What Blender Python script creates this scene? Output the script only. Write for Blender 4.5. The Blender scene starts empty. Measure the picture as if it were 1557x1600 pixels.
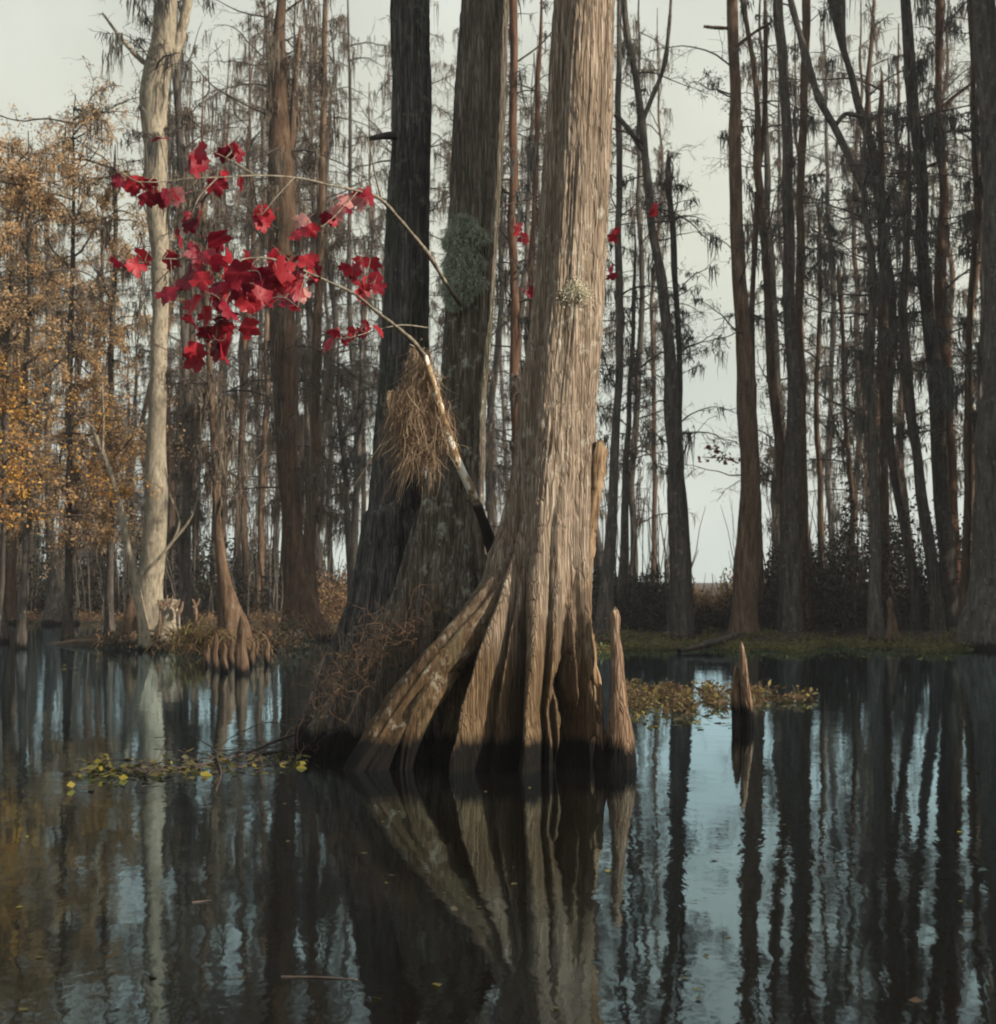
import bpy, math
import numpy as np
from math import radians, sin, cos, pi
SC = bpy.context.scene
COL = SC.collection

# ------------------------------------------------------------------ camera
F, CH, HOR = 2290.0, 1.5, 905.0
PITCH = math.atan((HOR - 800) / F)
cam = bpy.data.cameras.new('camera')
cam.sensor_fit = 'HORIZONTAL'; cam.sensor_width = 36; cam.lens = 36 * F / 1557
cam.clip_start = .1; cam.clip_end = 3000
cam.dof.use_dof = True; cam.dof.focus_distance = 11.6; cam.dof.aperture_fstop = 4.6
camo = bpy.data.objects.new('camera', cam); COL.objects.link(camo)
camo.location = (0, 0, CH); camo.rotation_euler = (pi / 2 + PITCH, 0, 0)
SC.camera = camo

# ------------------------------------------------------------------ light
SUN_AZ, SUN_EL = radians(64), radians(27)      # azimuth: right of straight behind the camera
sdir = np.array([sin(SUN_AZ) * cos(SUN_EL), -cos(SUN_AZ) * cos(SUN_EL), sin(SUN_EL)])
w = bpy.data.worlds.new('World'); SC.world = w; w.use_nodes = True
nt = w.node_tree; bg = nt.nodes['Background']
sky = nt.nodes.new('ShaderNodeTexSky'); sky.sky_type = 'NISHITA'; sky.sun_disc = False
sky.sun_elevation = SUN_EL; sky.sun_rotation = math.atan2(sdir[0], sdir[1])
sky.air_density = 1.0; sky.dust_density = 4.0; sky.ozone_density = 1.0; sky.altitude = 0
# thin bright haze over the blue, thickest at the horizon
tcw = nt.nodes.new('ShaderNodeTexCoord'); spw = nt.nodes.new('ShaderNodeSeparateXYZ'); nt.links.new(tcw.outputs['Generated'], spw.inputs[0])
nzw = nt.nodes.new('ShaderNodeTexNoise'); nt.links.new(tcw.outputs['Generated'], nzw.inputs['Vector']); nzw.inputs['Scale'].default_value = 7; nzw.inputs['Detail'].default_value = 5
adw = nt.nodes.new('ShaderNodeMath'); adw.operation = 'MULTIPLY_ADD'; nt.links.new(nzw.outputs['Fac'], adw.inputs[0]); adw.inputs[1].default_value = .22; nt.links.new(spw.outputs[2], adw.inputs[2])
rpw = nt.nodes.new('ShaderNodeValToRGB'); nt.links.new(adw.outputs[0], rpw.inputs[0])
rpw.color_ramp.elements[0].position = .1; rpw.color_ramp.elements[0].color = (.96, .96, .96, 1); rpw.color_ramp.elements[1].position = .75; rpw.color_ramp.elements[1].color = (.5, .5, .5, 1)
e_ = rpw.color_ramp.elements.new(.5); e_.color = (.95, .95, .95, 1)
mxw = nt.nodes.new('ShaderNodeMixRGB'); nt.links.new(rpw.outputs[0], mxw.inputs[0]); nt.links.new(sky.outputs[0], mxw.inputs[1]); 
rpc = nt.nodes.new('ShaderNodeValToRGB'); nt.links.new(adw.outputs[0], rpc.inputs[0])
rpc.color_ramp.elements[0].position = .14; rpc.color_ramp.elements[0].color = (.90, 1., .92, 1); rpc.color_ramp.elements[1].position = .34; rpc.color_ramp.elements[1].color = (.985, 1., .82, 1)
e_ = rpc.color_ramp.elements.new(.62); e_.color = (.97, 1., .9, 1)
scw = nt.nodes.new('ShaderNodeVectorMath'); scw.operation = 'SCALE'; nt.links.new(rpc.outputs[0], scw.inputs[0]); scw.inputs['Scale'].default_value = 2.5
mrw = nt.nodes.new('ShaderNodeMapRange'); nt.links.new(nzw.outputs['Fac'], mrw.inputs[0])
for i_, v_ in enumerate((.3, .7, 2.15, 2.75)): mrw.inputs[i_ + 1].default_value = v_
nt.links.new(mrw.outputs[0], scw.inputs['Scale']); nt.links.new(scw.outputs[0], mxw.inputs[2])
nt.links.new(mxw.outputs[0], bg.inputs[0]); bg.inputs[1].default_value = .15
sun = bpy.data.lights.new('sun', 'SUN'); sun.energy = 3.3; sun.angle = radians(1.); sun.color = (1, .89, .74)
suno = bpy.data.objects.new('sun', sun); COL.objects.link(suno)
from mathutils import Vector
suno.rotation_euler = Vector(sdir).to_track_quat('Z', 'Y').to_euler()
suno.location = (20, -15, 30)
vs = SC.view_settings
vs.view_transform = 'Standard'; vs.look = 'None'; vs.gamma = 1; vs.use_curve_mapping = False
vs.exposure = 1.0
SC.cycles.max_bounces = 5; SC.cycles.diffuse_bounces = 2; SC.cycles.glossy_bounces = 3
SC.cycles.transmission_bounces = 2; SC.cycles.caustics_reflective = False
SC.cycles.filter_width = 2.0
SC.cycles.sample_clamp_indirect = 4

# ------------------------------------------------------------------ helpers
def px(x, y, D):
    """photo pixel -> point on the vertical plane at distance D"""
    u, v = (x - 778.5) / F, (800 - y) / F
    cy, sy = cos(PITCH), sin(PITCH)
    d = np.array([u, cy - v * sy, sy + v * cy])
    return np.array([0, 0, CH]) + d * (D / d[1])

def rs(seed): return np.random.default_rng(seed)

class MB:
    def __init__(s): s.V = []; s.Q = []; s.T = []; s.n = 0
    def add(s, v, q=None, t=None):
        v = np.asarray(v, float).reshape(-1, 3)
        if q is not None and len(q): s.Q.append(np.asarray(q, int).reshape(-1, 4) + s.n)
        if t is not None and len(t): s.T.append(np.asarray(t, int).reshape(-1, 3) + s.n)
        s.V.append(v); s.n += len(v)
    def mesh(s, name, mat, base=(0, 0, 0), smooth=True):
        me = bpy.data.meshes.new(name)
        V = np.concatenate(s.V) - np.asarray(base)
        Q = np.concatenate(s.Q) if s.Q else np.zeros((0, 4), int)
        T = np.concatenate(s.T) if s.T else np.zeros((0, 3), int)
        me.vertices.add(len(V)); me.vertices.foreach_set('co', V.astype(np.float32).ravel())
        li = np.concatenate([Q.ravel(), T.ravel()])
        me.loops.add(len(li)); me.loops.foreach_set('vertex_index', li.astype(np.int32))
        st = np.concatenate([np.arange(len(Q)) * 4, len(Q) * 4 + np.arange(len(T)) * 3])
        me.polygons.add(len(st)); me.polygons.foreach_set('loop_start', st.astype(np.int32))
        me.update(calc_edges=True)
        if smooth: me.polygons.foreach_set('use_smooth', np.ones(len(st), bool))
        me.materials.append(mat); me.validate()
        return me

def link(name, me, parent=None, loc=(0, 0, 0)):
    o = bpy.data.objects.new(name, me); COL.objects.link(o); o.location = loc
    if parent is not None: o.parent = parent
    return o
BASE = {}
def tag(o, label=None, cat=None, group=None, kind=None):
    for k, v in (('label', label), ('category', cat), ('group', group), ('kind', kind)):
        if v: o[k] = v
    return o
def thing(name, label, cat, loc, group=None):
    o = bpy.data.objects.new(name, None); COL.objects.link(o); o.location = loc
    o.empty_display_size = .2
    BASE[o] = np.asarray(loc, float)
    return tag(o, label, cat, group)
def part(name, mb, mat, root, parent=None, smooth=True):
    if mb.n == 0: return None
    return link(name, mb.mesh(name, mat, BASE[root], smooth), parent or root)
def single(name, mb, mat, loc, label=None, cat=None, group=None, kind=None, smooth=True):
    return tag(link(name, mb.mesh(name, mat, loc, smooth), None, loc), label, cat, group, kind)

def tubes(mb, P, R, sides=3):
    """N tubes of K points each"""
    P = np.asarray(P, float); R = np.asarray(R, float)
    N, K, _ = P.shape
    T = np.gradient(P, axis=1); T /= np.linalg.norm(T, axis=2, keepdims=True) + 1e-9
    vert = np.abs(T[:, :, 2]).mean(1) > .75
    ref = np.where(vert[:, None], np.array([[.95, .31, 0]]), np.array([[.1, .2, .97]]))[:, None, :]
    A = np.cross(T, ref); A /= np.linalg.norm(A, axis=2, keepdims=True) + 1e-9
    B = np.cross(T, A)
    th = np.arange(sides) * 2 * pi / sides
    V = P[:, :, None, :] + R[:, :, None, None] * (A[:, :, None, :] * np.cos(th)[None, None, :, None] + B[:, :, None, :] * np.sin(th)[None, None, :, None])
    i = np.arange(N)[:, None, None]; k = np.arange(K - 1)[None, :, None]; s = np.arange(sides)[None, None, :]
    s2 = (s + 1) % sides
    a = (i * K + k) * sides + s; b = (i * K + k) * sides + s2
    Q = np.stack([a, b, b + sides, a + sides], -1)
    mb.add(V, Q)
    if sides >= 3:                                    # close the tip
        tipi = (np.arange(N) * K + K - 1) * sides
        tri = np.concatenate([np.stack([tipi, tipi + j, tipi + j + 1], -1) for j in range(1, sides - 1)])
        mb.T.append(tri + mb.n - len(V.reshape(-1, 3)))

def ribbons(mb, P, W, rng):
    P = np.asarray(P, float); N, K, _ = P.shape
    a = rng.uniform(0, 2 * pi, N)
    S = np.stack([np.cos(a), np.sin(a), rng.uniform(-.3, .3, N)], -1)[:, None, :] * W[:, :, None]
    V = np.stack([P - S, P + S], 2)
    i = np.arange(N)[:, None]; k = np.arange(K - 1)[None, :]
    a = (i * K + k) * 2
    mb.add(V, np.stack([a, a + 1, a + 3, a + 2], -1))

def smoothpath(pts, n):
    """resample a traced path with a Catmull-Rom curve; pts (M,d)"""
    p = np.asarray(pts, float); M = len(p)
    if M == 2: return p[0] + (p[1] - p[0]) * np.linspace(0, 1, n)[:, None]
    seg = np.r_[0, np.cumsum(np.linalg.norm(np.diff(p[:, :min(3, p.shape[1])], axis=0), axis=1))]
    t = np.linspace(0, seg[-1], n); out = np.empty((n, p.shape[1]))
    m = np.gradient(p, seg, axis=0)
    j = np.clip(np.searchsorted(seg, t, 'right') - 1, 0, M - 2)
    h = (seg[j + 1] - seg[j])[:, None]; s = ((t - seg[j])[:, None]) / h
    return ((2 * s**3 - 3 * s**2 + 1) * p[j] + (s**3 - 2 * s**2 + s) * h * m[j] + (-2 * s**3 + 3 * s**2) * p[j + 1] + (s**3 - s**2) * h * m[j + 1])

def vnoise(x, y, seed, perx=None):
    """2-D value noise, optionally periodic in x with period perx"""
    tab = rs(seed).uniform(-1, 1, (256, 256))
    xi = np.floor(x).astype(int); yi = np.floor(y).astype(int)
    fx = x - xi; fy = y - yi
    fx = fx * fx * (3 - 2 * fx); fy = fy * fy * (3 - 2 * fy)
    x0, x1 = (xi, xi + 1) if perx is None else (xi % perx, (xi + 1) % perx)
    g = lambda a, b: tab[a & 255, b & 255]
    return (g(x0, yi) * (1 - fx) + g(x1, yi) * fx) * (1 - fy) + (g(x0, yi + 1) * (1 - fx) + g(x1, yi + 1) * fx) * fy

# ------------------------------------------------------------------ materials
class NT:
    def __init__(s, name):
        s.m = bpy.data.materials.new(name); s.m.use_nodes = True
        s.t = s.m.node_tree; s.t.nodes.clear(); s.out = s.n('OutputMaterial')
    def n(s, kind, **kw):
        nd = s.t.nodes.new('ShaderNode' + kind)
        for k, v in kw.items(): setattr(nd, k, v)
        return nd
    def l(s, a, b): s.t.links.new(a, b)
    def coord(s, scale, which='Object', loc=(0, 0, 0)):
        tc = s.n('TexCoord'); mp = s.n('Mapping'); s.l(tc.outputs[which], mp.inputs[0])
        mp.inputs['Scale'].default_value = scale; mp.inputs['Location'].default_value = loc
        return mp.outputs[0]
    def noise(s, vec, scale, detail=4, rough=.55, dist=0):
        nd = s.n('TexNoise'); s.l(vec, nd.inputs['Vector'])
        nd.inputs['Scale'].default_value = scale; nd.inputs['Detail'].default_value = detail
        nd.inputs['Roughness'].default_value = rough; nd.inputs['Distortion'].default_value = dist
        return nd.outputs['Fac']
    def ramp(s, fac, stops):
        nd = s.n('ValToRGB'); s.l(fac, nd.inputs[0]); el = nd.color_ramp.elements
        while len(el) < len(stops): el.new(.5)
        for e, (p, c) in zip(el, stops):
            e.position = p; e.color = (*c, 1) if len(c) == 3 else c
        return nd.outputs[0]
    def val(s, fac, a, b, lo=0., hi=1.):
        nd = s.n('MapRange'); s.l(fac, nd.inputs[0])
        for i, v in enumerate((a, b, lo, hi)): nd.inputs[i + 1].default_value = v
        return nd.outputs[0]
    def mix(s, fac, a, b, mode='MIX'):
        nd = s.n('MixRGB', blend_type=mode)
        for i, v in enumerate((fac, a, b)):
            if hasattr(v, 'links') or hasattr(v, 'is_linked'): s.l(v, nd.inputs[i])
            else: nd.inputs[i].default_value = v if i == 0 else (*v, 1)
        return nd.outputs[0]
    def math(s, op, a, b=None):
        nd = s.n('Math', operation=op)
        for i, v in enumerate((a, b)):
            if v is None: continue
            if hasattr(v, 'is_linked'): s.l(v, nd.inputs[i])
            else: nd.inputs[i].default_value = v
        return nd.outputs[0]
    def bsdf(s, color, rough=.9, bump=None, bdist=.01, bstr=1., spec=.2):
        p = s.n('BsdfPrincipled')
        if hasattr(color, 'is_linked'): s.l(color, p.inputs['Base Color'])
        else: p.inputs['Base Color'].default_value = (*color, 1)
        if hasattr(rough, 'is_linked'): s.l(rough, p.inputs['Roughness'])
        else: p.inputs['Roughness'].default_value = rough
        p.inputs['Specular IOR Level'].default_value = spec
        if bump is not None:
            b = s.n('Bump'); s.l(bump, b.inputs['Height']); b.inputs['Distance'].default_value = bdist; b.inputs['Strength'].default_value = bstr
            s.l(b.outputs[0], p.inputs['Normal'])
        s.l(p.outputs[0], s.out.inputs[0]); return p

def z_world(t):
    g = t.n('NewGeometry'); sp = t.n('SeparateXYZ'); t.l(g.outputs['Position'], sp.inputs[0]); return sp.outputs[2]

def bark(name, dark, mid, light, freq=22, lich=(.42, .42, .34), lich_amt=.0, wet=.2, vary=.25, zs=.13, moss=0., lichz=None, cracks=0., stain_shade=None):
    t = NT(name)
    v = t.coord((1, 1, zs), 'Object')
    n1 = t.noise(v, freq, 5, .62, .4)
    v2 = t.coord((1, 1, .35), 'Object')
    n2 = t.noise(v2, 3.2, 4, .6)
    c = t.ramp(n1, [(.33, dark), (.5, mid), (.68, light)])
    c = t.mix(t.val(n2, .35, .7, 0, .55), c, tuple(.55 * a for a in mid))
    crk = None
    if cracks:
        wv = t.n('VectorMath', operation='ADD'); v4 = t.coord((1, 1, zs * .8), 'Object')
        nz = t.n('TexNoise'); t.l(t.coord((1, 1, .5), 'Object'), nz.inputs['Vector']); nz.inputs['Scale'].default_value = 6
        ms = t.n('VectorMath', operation='SCALE'); t.l(nz.outputs['Color'], ms.inputs[0]); ms.inputs['Scale'].default_value = .03
        t.l(v4, wv.inputs[0]); t.l(ms.outputs[0], wv.inputs[1])
        vo = t.n('TexVoronoi', feature='DISTANCE_TO_EDGE'); t.l(wv.outputs[0], vo.inputs['Vector']); vo.inputs['Scale'].default_value = freq * 1.5
        crk = t.val(vo.outputs['Distance'], 0, .16)
        c = t.mix(t.math('MULTIPLY', t.math('SUBTRACT', 1., crk), cracks), c, tuple(.35 * a for a in dark))
    if stain_shade:  # brown foot stain that also carries painted shade low on trunk and roots
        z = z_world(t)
        sf = t.val(t.math('ADD', z, t.math('MULTIPLY', t.math('SUBTRACT', t.noise(t.coord((1, 1, .3), 'Object'), 4, 4, .65), .5), 1.6)), stain_shade[0], stain_shade[0] - .9, 0, stain_shade[1])
        c = t.mix(sf, c, stain_shade[2], 'MULTIPLY')
    v3 = t.coord((1, 1, .8), 'Object')
    n3 = t.noise(v3, 9, 6, .7)
    if lich_amt:
        lf = t.math('MULTIPLY', t.val(n3, .56 , .66), lich_amt)
        if lichz:
            z = z_world(t)
            zm = t.math('MULTIPLY', t.val(z, lichz[0], lichz[0] + .5), t.val(z, lichz[1] + .7, lichz[1]))
            lf = t.math('MULTIPLY', lf, zm)
        c = t.mix(lf, c, lich)
    if moss:
        c = t.mix(t.math('MULTIPLY', t.val(t.noise(v2, 2.1, 3, .6), .5, .62), moss), c, (.05, .07, .03))
    oi = t.n('ObjectInfo')
    hv = t.n('HueSaturation'); t.l(c, hv.inputs['Color']); t.l(t.val(oi.outputs['Random'], 0, 1, 1 - vary, 1 + vary), hv.inputs['Value'])
    c = hv.outputs[0]
    if wet:                                           # the soaked band above the water line
        z = z_world(t)
        edge = t.math('ADD', z, t.math('ADD', t.math('MULTIPLY', t.math('SUBTRACT', n2, .5), .3), t.math('MULTIPLY', t.math('SUBTRACT', n1, .5), .12)))
        wf = t.val(edge, wet + .05, wet - .04)
        c = t.mix(wf, c, (.008, .007, .006))
        rough = t.val(wf, 0, 1, .92, .8)
    else: rough = .92
    h = t.mix(.35, n1, n3)
    if crk is not None: h = t.mix(.45, h, crk)
    t.bsdf(c, rough, h, .025, .9, .08)
    return t.m

def leafmat(name, cols, trans=.35, rough=.6, per_face=True):
    t = NT(name)
    g = t.n('NewGeometry'); r = g.outputs['Random Per Island']
    k = len(cols)
    c = t.ramp(r, [(i / max(1, k - 1), cc) for i, cc in enumerate(cols)])
    p = t.n('BsdfPrincipled'); t.l(c, p.inputs['Base Color']); p.inputs['Roughness'].default_value = rough
    p.inputs['Specular IOR Level'].default_value = .25
    tr = t.n('BsdfTranslucent'); t.l(c, tr.inputs['Color'])
    mx = t.n('MixShader'); mx.inputs[0].default_value = trans
    t.l(p.outputs[0], mx.inputs[1]); t.l(tr.outputs[0], mx.inputs[2]); t.l(mx.outputs[0], t.out.inputs[0])
    return t.m

MAT = {}
MAT['sunny_bark'] = bark('sunny_bark', (.13, .095, .068), (.31, .24, .178), (.46, .39, .31), 30, (.45, .42, .34), .8, .23, .02, .06, lichz=(2.0, 4.6), cracks=.45, stain_shade=(1.7, .9, (.42, .345, .24)))
MAT['root_bark'] = bark('root_bark', (.05, .036, .026), (.15, .112, .08), (.28, .225, .17), 34, (.45, .42, .34), .4, .23, .02, .22, .3, stain_shade=(1.7, .9, (.5, .42, .3)))  # darker than the trunk's bark: the root's shade is put into the colour
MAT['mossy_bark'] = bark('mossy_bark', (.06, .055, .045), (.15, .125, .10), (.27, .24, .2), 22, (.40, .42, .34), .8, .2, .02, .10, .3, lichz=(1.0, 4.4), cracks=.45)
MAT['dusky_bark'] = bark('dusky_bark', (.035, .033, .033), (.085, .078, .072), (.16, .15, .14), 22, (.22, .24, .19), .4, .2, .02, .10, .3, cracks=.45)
MAT['pale_bark'] = bark('pale_bark', (.13, .105, .075), (.27, .235, .175), (.38, .335, .26), 16, (.15, .13, .1), .7, .12, .02, .3)
MAT['grey_bark'] = bark('grey_bark', (.03, .026, .023), (.075, .065, .055), (.135, .118, .10), 12, (.2, .2, .165), .5, .12, .3, .15)
MAT['brown_bark'] = bark('brown_bark', (.045, .027, .018), (.11, .07, .045), (.18, .125, .085), 12, (.2, .2, .165), .3, .12, .25, .15)
MAT['red_bark'] = bark('red_bark', (.05, .026, .017), (.115, .060, .038), (.18, .115, .08), 12, (.15, .15, .125), .3, .12, .15, .15)
MAT['knee_bark'] = bark('knee_bark', (.12, .075, .05), (.26, .175, .12), (.38, .28, .2), 24, (.4, .36, .28), .3, .2, .1, .1, cracks=.45, stain_shade=(1., .6, (.6, .5, .38)))
MAT['twig'] = bark('twig', (.04, .032, .028), (.075, .06, .052), (.115, .095, .08), 5, wet=0, vary=.3)
MAT['maple_bark'] = bark('maple_bark', (.10, .085, .065), (.2, .175, .135), (.34, .30, .24), 20, (.2, .17, .12), .5, 0, .05, .5)
MAT['moss'] = leafmat('moss', [(.055, .055, .05), (.09, .09, .08), (.14, .14, .12)], .3, .9)
MAT['tawny_moss'] = leafmat('tawny_moss', [(.07, .06, .052), (.125, .10, .075), (.19, .15, .105)], .3, .9)
MAT['rust_leaf'] = leafmat('rust_leaf', [(.5, .31, .15), (.64, .43, .22), (.7, .5, .29), (.56, .35, .17)], .6)
MAT['gold_leaf'] = leafmat('gold_leaf', [(.5, .25, .05), (.62, .38, .09), (.42, .17, .04), (.58, .32, .07)], .4)
MAT['brown_leaf'] = leafmat('brown_leaf', [(.08, .06, .05), (.14, .095, .07), (.19, .13, .09)], .4)
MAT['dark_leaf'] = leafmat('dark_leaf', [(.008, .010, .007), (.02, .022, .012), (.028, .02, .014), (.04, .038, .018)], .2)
MAT['bank_leaf'] = leafmat('bank_leaf', [(.07, .09, .02), (.15, .16, .04), (.16, .1, .05), (.1, .12, .03)], .3)
MAT['float_leaf'] = leafmat('float_leaf', [(.08, .045, .028), (.13, .085, .035), (.06, .035, .025), (.2, .165, .04), (.09, .055, .035), (.11, .09, .03)], .3)
MAT['yellow_leaf'] = leafmat('yellow_leaf', [(.06, .055, .02), (.24, .2, .03), (.05, .045, .02), (.03, .025, .018), (.1, .095, .028), (.08, .05, .03)], .3)
MAT['scrub'] = leafmat('scrub', [(.10, .055, .035), (.2, .12, .06), (.26, .17, .08)], .3)
MAT['lichen'] = leafmat('lichen', [(.28, .32, .23), (.42, .46, .35), (.52, .55, .44), (.2, .24, .17)], .2, .9)

def redleaf(name, c1, c2, trans):
    t = NT(name)
    oi = t.n('ObjectInfo')
    n = t.noise(t.coord((1, 1, 1), 'Object'), 30, 3)
    a = t.mix(oi.outputs['Random'], c1, c2)
    c = t.mix(t.val(n, .4, .7, 0, .4), a, tuple(x * .45 for x in c1))
    p = t.n('BsdfPrincipled'); t.l(c, p.inputs['Base Color']); p.inputs['Roughness'].default_value = .5
    p.inputs['Specular IOR Level'].default_value = .3
    tr = t.n('BsdfTranslucent'); t.l(c, tr.inputs['Color'])
    mx = t.n('MixShader'); mx.inputs[0].default_value = trans
    t.l(p.outputs[0], mx.inputs[1]); t.l(tr.outputs[0], mx.inputs[2]); t.l(mx.outputs[0], t.out.inputs[0])
    return t.m
MAT['red_leaf'] = redleaf('red_leaf', (.15, .004, .018), (.44, .024, .036), .35)
MAT['sunlit_leaf'] = redleaf('sunlit_leaf', (.6, .2, .2), (.7, .36, .32), .4)  # lit copy of the red leaf, sun glow painted in as pale pink

def stem_mat():
    t = NT('mottled_stem')
    v = t.coord((1, 1, .55), 'Object')
    n = t.noise(v, 13, 3, .6); n2 = t.noise(v, 45, 3)
    c = t.ramp(n, [(.42, (.2, .13, .07)), (.5, (.36, .27, .16)), (.53, (.66, .63, .55)), (.7, (.74, .72, .66))])
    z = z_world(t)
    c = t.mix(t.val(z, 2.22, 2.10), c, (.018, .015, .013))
    t.bsdf(c, .8, n2, .004); return t.m
MAT['mottled_stem'] = stem_mat()

def slab_mat():
    t = NT('split_wood'); v = t.coord((1, 1, .1), 'Object')
    n = t.noise(v, 38, 4, .6, .5)
    c = t.ramp(n, [(.35, (.06, .035, .02)), (.5, (.2, .13, .075)), (.7, (.34, .25, .15))])
    t.bsdf(c, .85, n, .01); return t.m
MAT['split_wood'] = slab_mat()

def ground_mat():
    t = NT('leaf_litter'); v = t.coord((1, 1, 1))
    n = t.noise(v, 6, 6, .7); n2 = t.noise(v, .35, 4)
    c = t.ramp(n, [(.3, (.012, .009, .006)), (.5, (.05, .035, .02)), (.62, (.1, .06, .035)), (.75, (.05, .055, .02))])
    c = t.mix(t.val(n2, .4, .6, 0, .6), c, (.02, .018, .01))
    t.bsdf(c, .95, n, .05); return t.m
MAT['ground'] = ground_mat()

def water_mat():
    t = NT('swamp_water')
    v = t.coord((1, .8, 1)); v2 = t.coord((1, .55, 1), loc=(3, 1, 0))
    a = t.noise(v, 1.1, 2, .5); b = t.noise(v2, 7, 2, .5); cc = t.noise(v, 26, 2, .5)
    calm = t.val(t.noise(t.coord((.5, 1, 1)), .35, 2), .4, .62, .55, 1.5)
    h = t.math('ADD', t.math('MULTIPLY', a, 1.6), t.math('MULTIPLY', t.math('ADD', t.math('MULTIPLY', b, .5), t.math('MULTIPLY', cc, .11)), calm))
    bm = t.n('Bump'); t.l(h, bm.inputs['Height']); bm.inputs['Distance'].default_value = .0022
    fr = t.n('Fresnel'); fr.inputs[0].default_value = 1.5; t.l(bm.outputs[0], fr.inputs['Normal'])
    fac = t.math('POWER', t.val(fr.outputs[0], .0, .70, .0, 1.0), 1.12)
    d = t.n('BsdfDiffuse'); d.inputs[0].default_value = (.006, .0045, .003, 1)
    g = t.n('BsdfGlossy'); g.inputs['Roughness'].default_value = .03; g.inputs[0].default_value = (.64, .86, 1., 1)
    t.l(bm.outputs[0], g.inputs['Normal'])
    mx = t.n('MixShader'); t.l(fac, mx.inputs[0]); t.l(d.outputs[0], mx.inputs[1]); t.l(g.outputs[0], mx.inputs[2])
    t.l(mx.outputs[0], t.out.inputs[0]); return t.m
MAT['water'] = water_mat()

# ------------------------------------------------------------------ ground and water
def shore(X, Y):
    """distance from the camera at which the bank begins, by direction"""
    a = np.arctan2(X, np.maximum(Y, 1e-3))
    s = 1 / (1 + np.exp(-(a - .0) / .018))
    return 51 * (1 - s) + 33.5 * s + 1.2 * np.sin(a * 60) + .7 * np.sin(a * 143 + 1)
def ground_z(X, Y):
    d = Y - shore(X, Y)
    z = np.clip(d * .12, -.5, .25) + .05 * np.sin(X * 1.7 + Y) * (d > 0) + np.clip(d - 4, 0, 40) * .004
    return z
def build_ground():
    xs = np.r_[-400, -250, -120, np.linspace(-60, 60, 180), 120, 250, 400]
    ys = np.r_[-300, -60, 0, 15, np.linspace(25, 70, 110), np.linspace(72, 140, 30), 220, 330, 450]
    X, Y = np.meshgrid(xs, ys); Z = ground_z(X, Y)
    # the small islet under the pale tree
    for cx_, cy_, rx, ry, hh in ((-7.6, 34.2, 2.6, 1.5, .3), (-5.6, 33.4, 1.3, .8, .12)):
        e = ((X - cx_) / rx)**2 + ((Y - cy_) / ry)**2
        Z = np.maximum(Z, np.where(e < 1.6, hh * (1.25 - e), -9))
    mb = MB(); ny, nx = X.shape
    i = np.arange(ny - 1)[:, None] * nx + np.arange(nx - 1)[None]
    mb.add(np.stack([X, Y, Z], -1), np.stack([i, i + 1, i + nx + 1, i + nx], -1))
    single('ground', mb, MAT['ground'], (0, 0, 0), kind='structure')
    mb = MB()
    mb.add([(-400, -300, 0), (400, -300, 0), (400, 450, 0), (-400, 450, 0)], [(0, 1, 2, 3)])
    single('water', mb, MAT['water'], (0, 0, 0), kind='structure')
build_ground()

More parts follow.
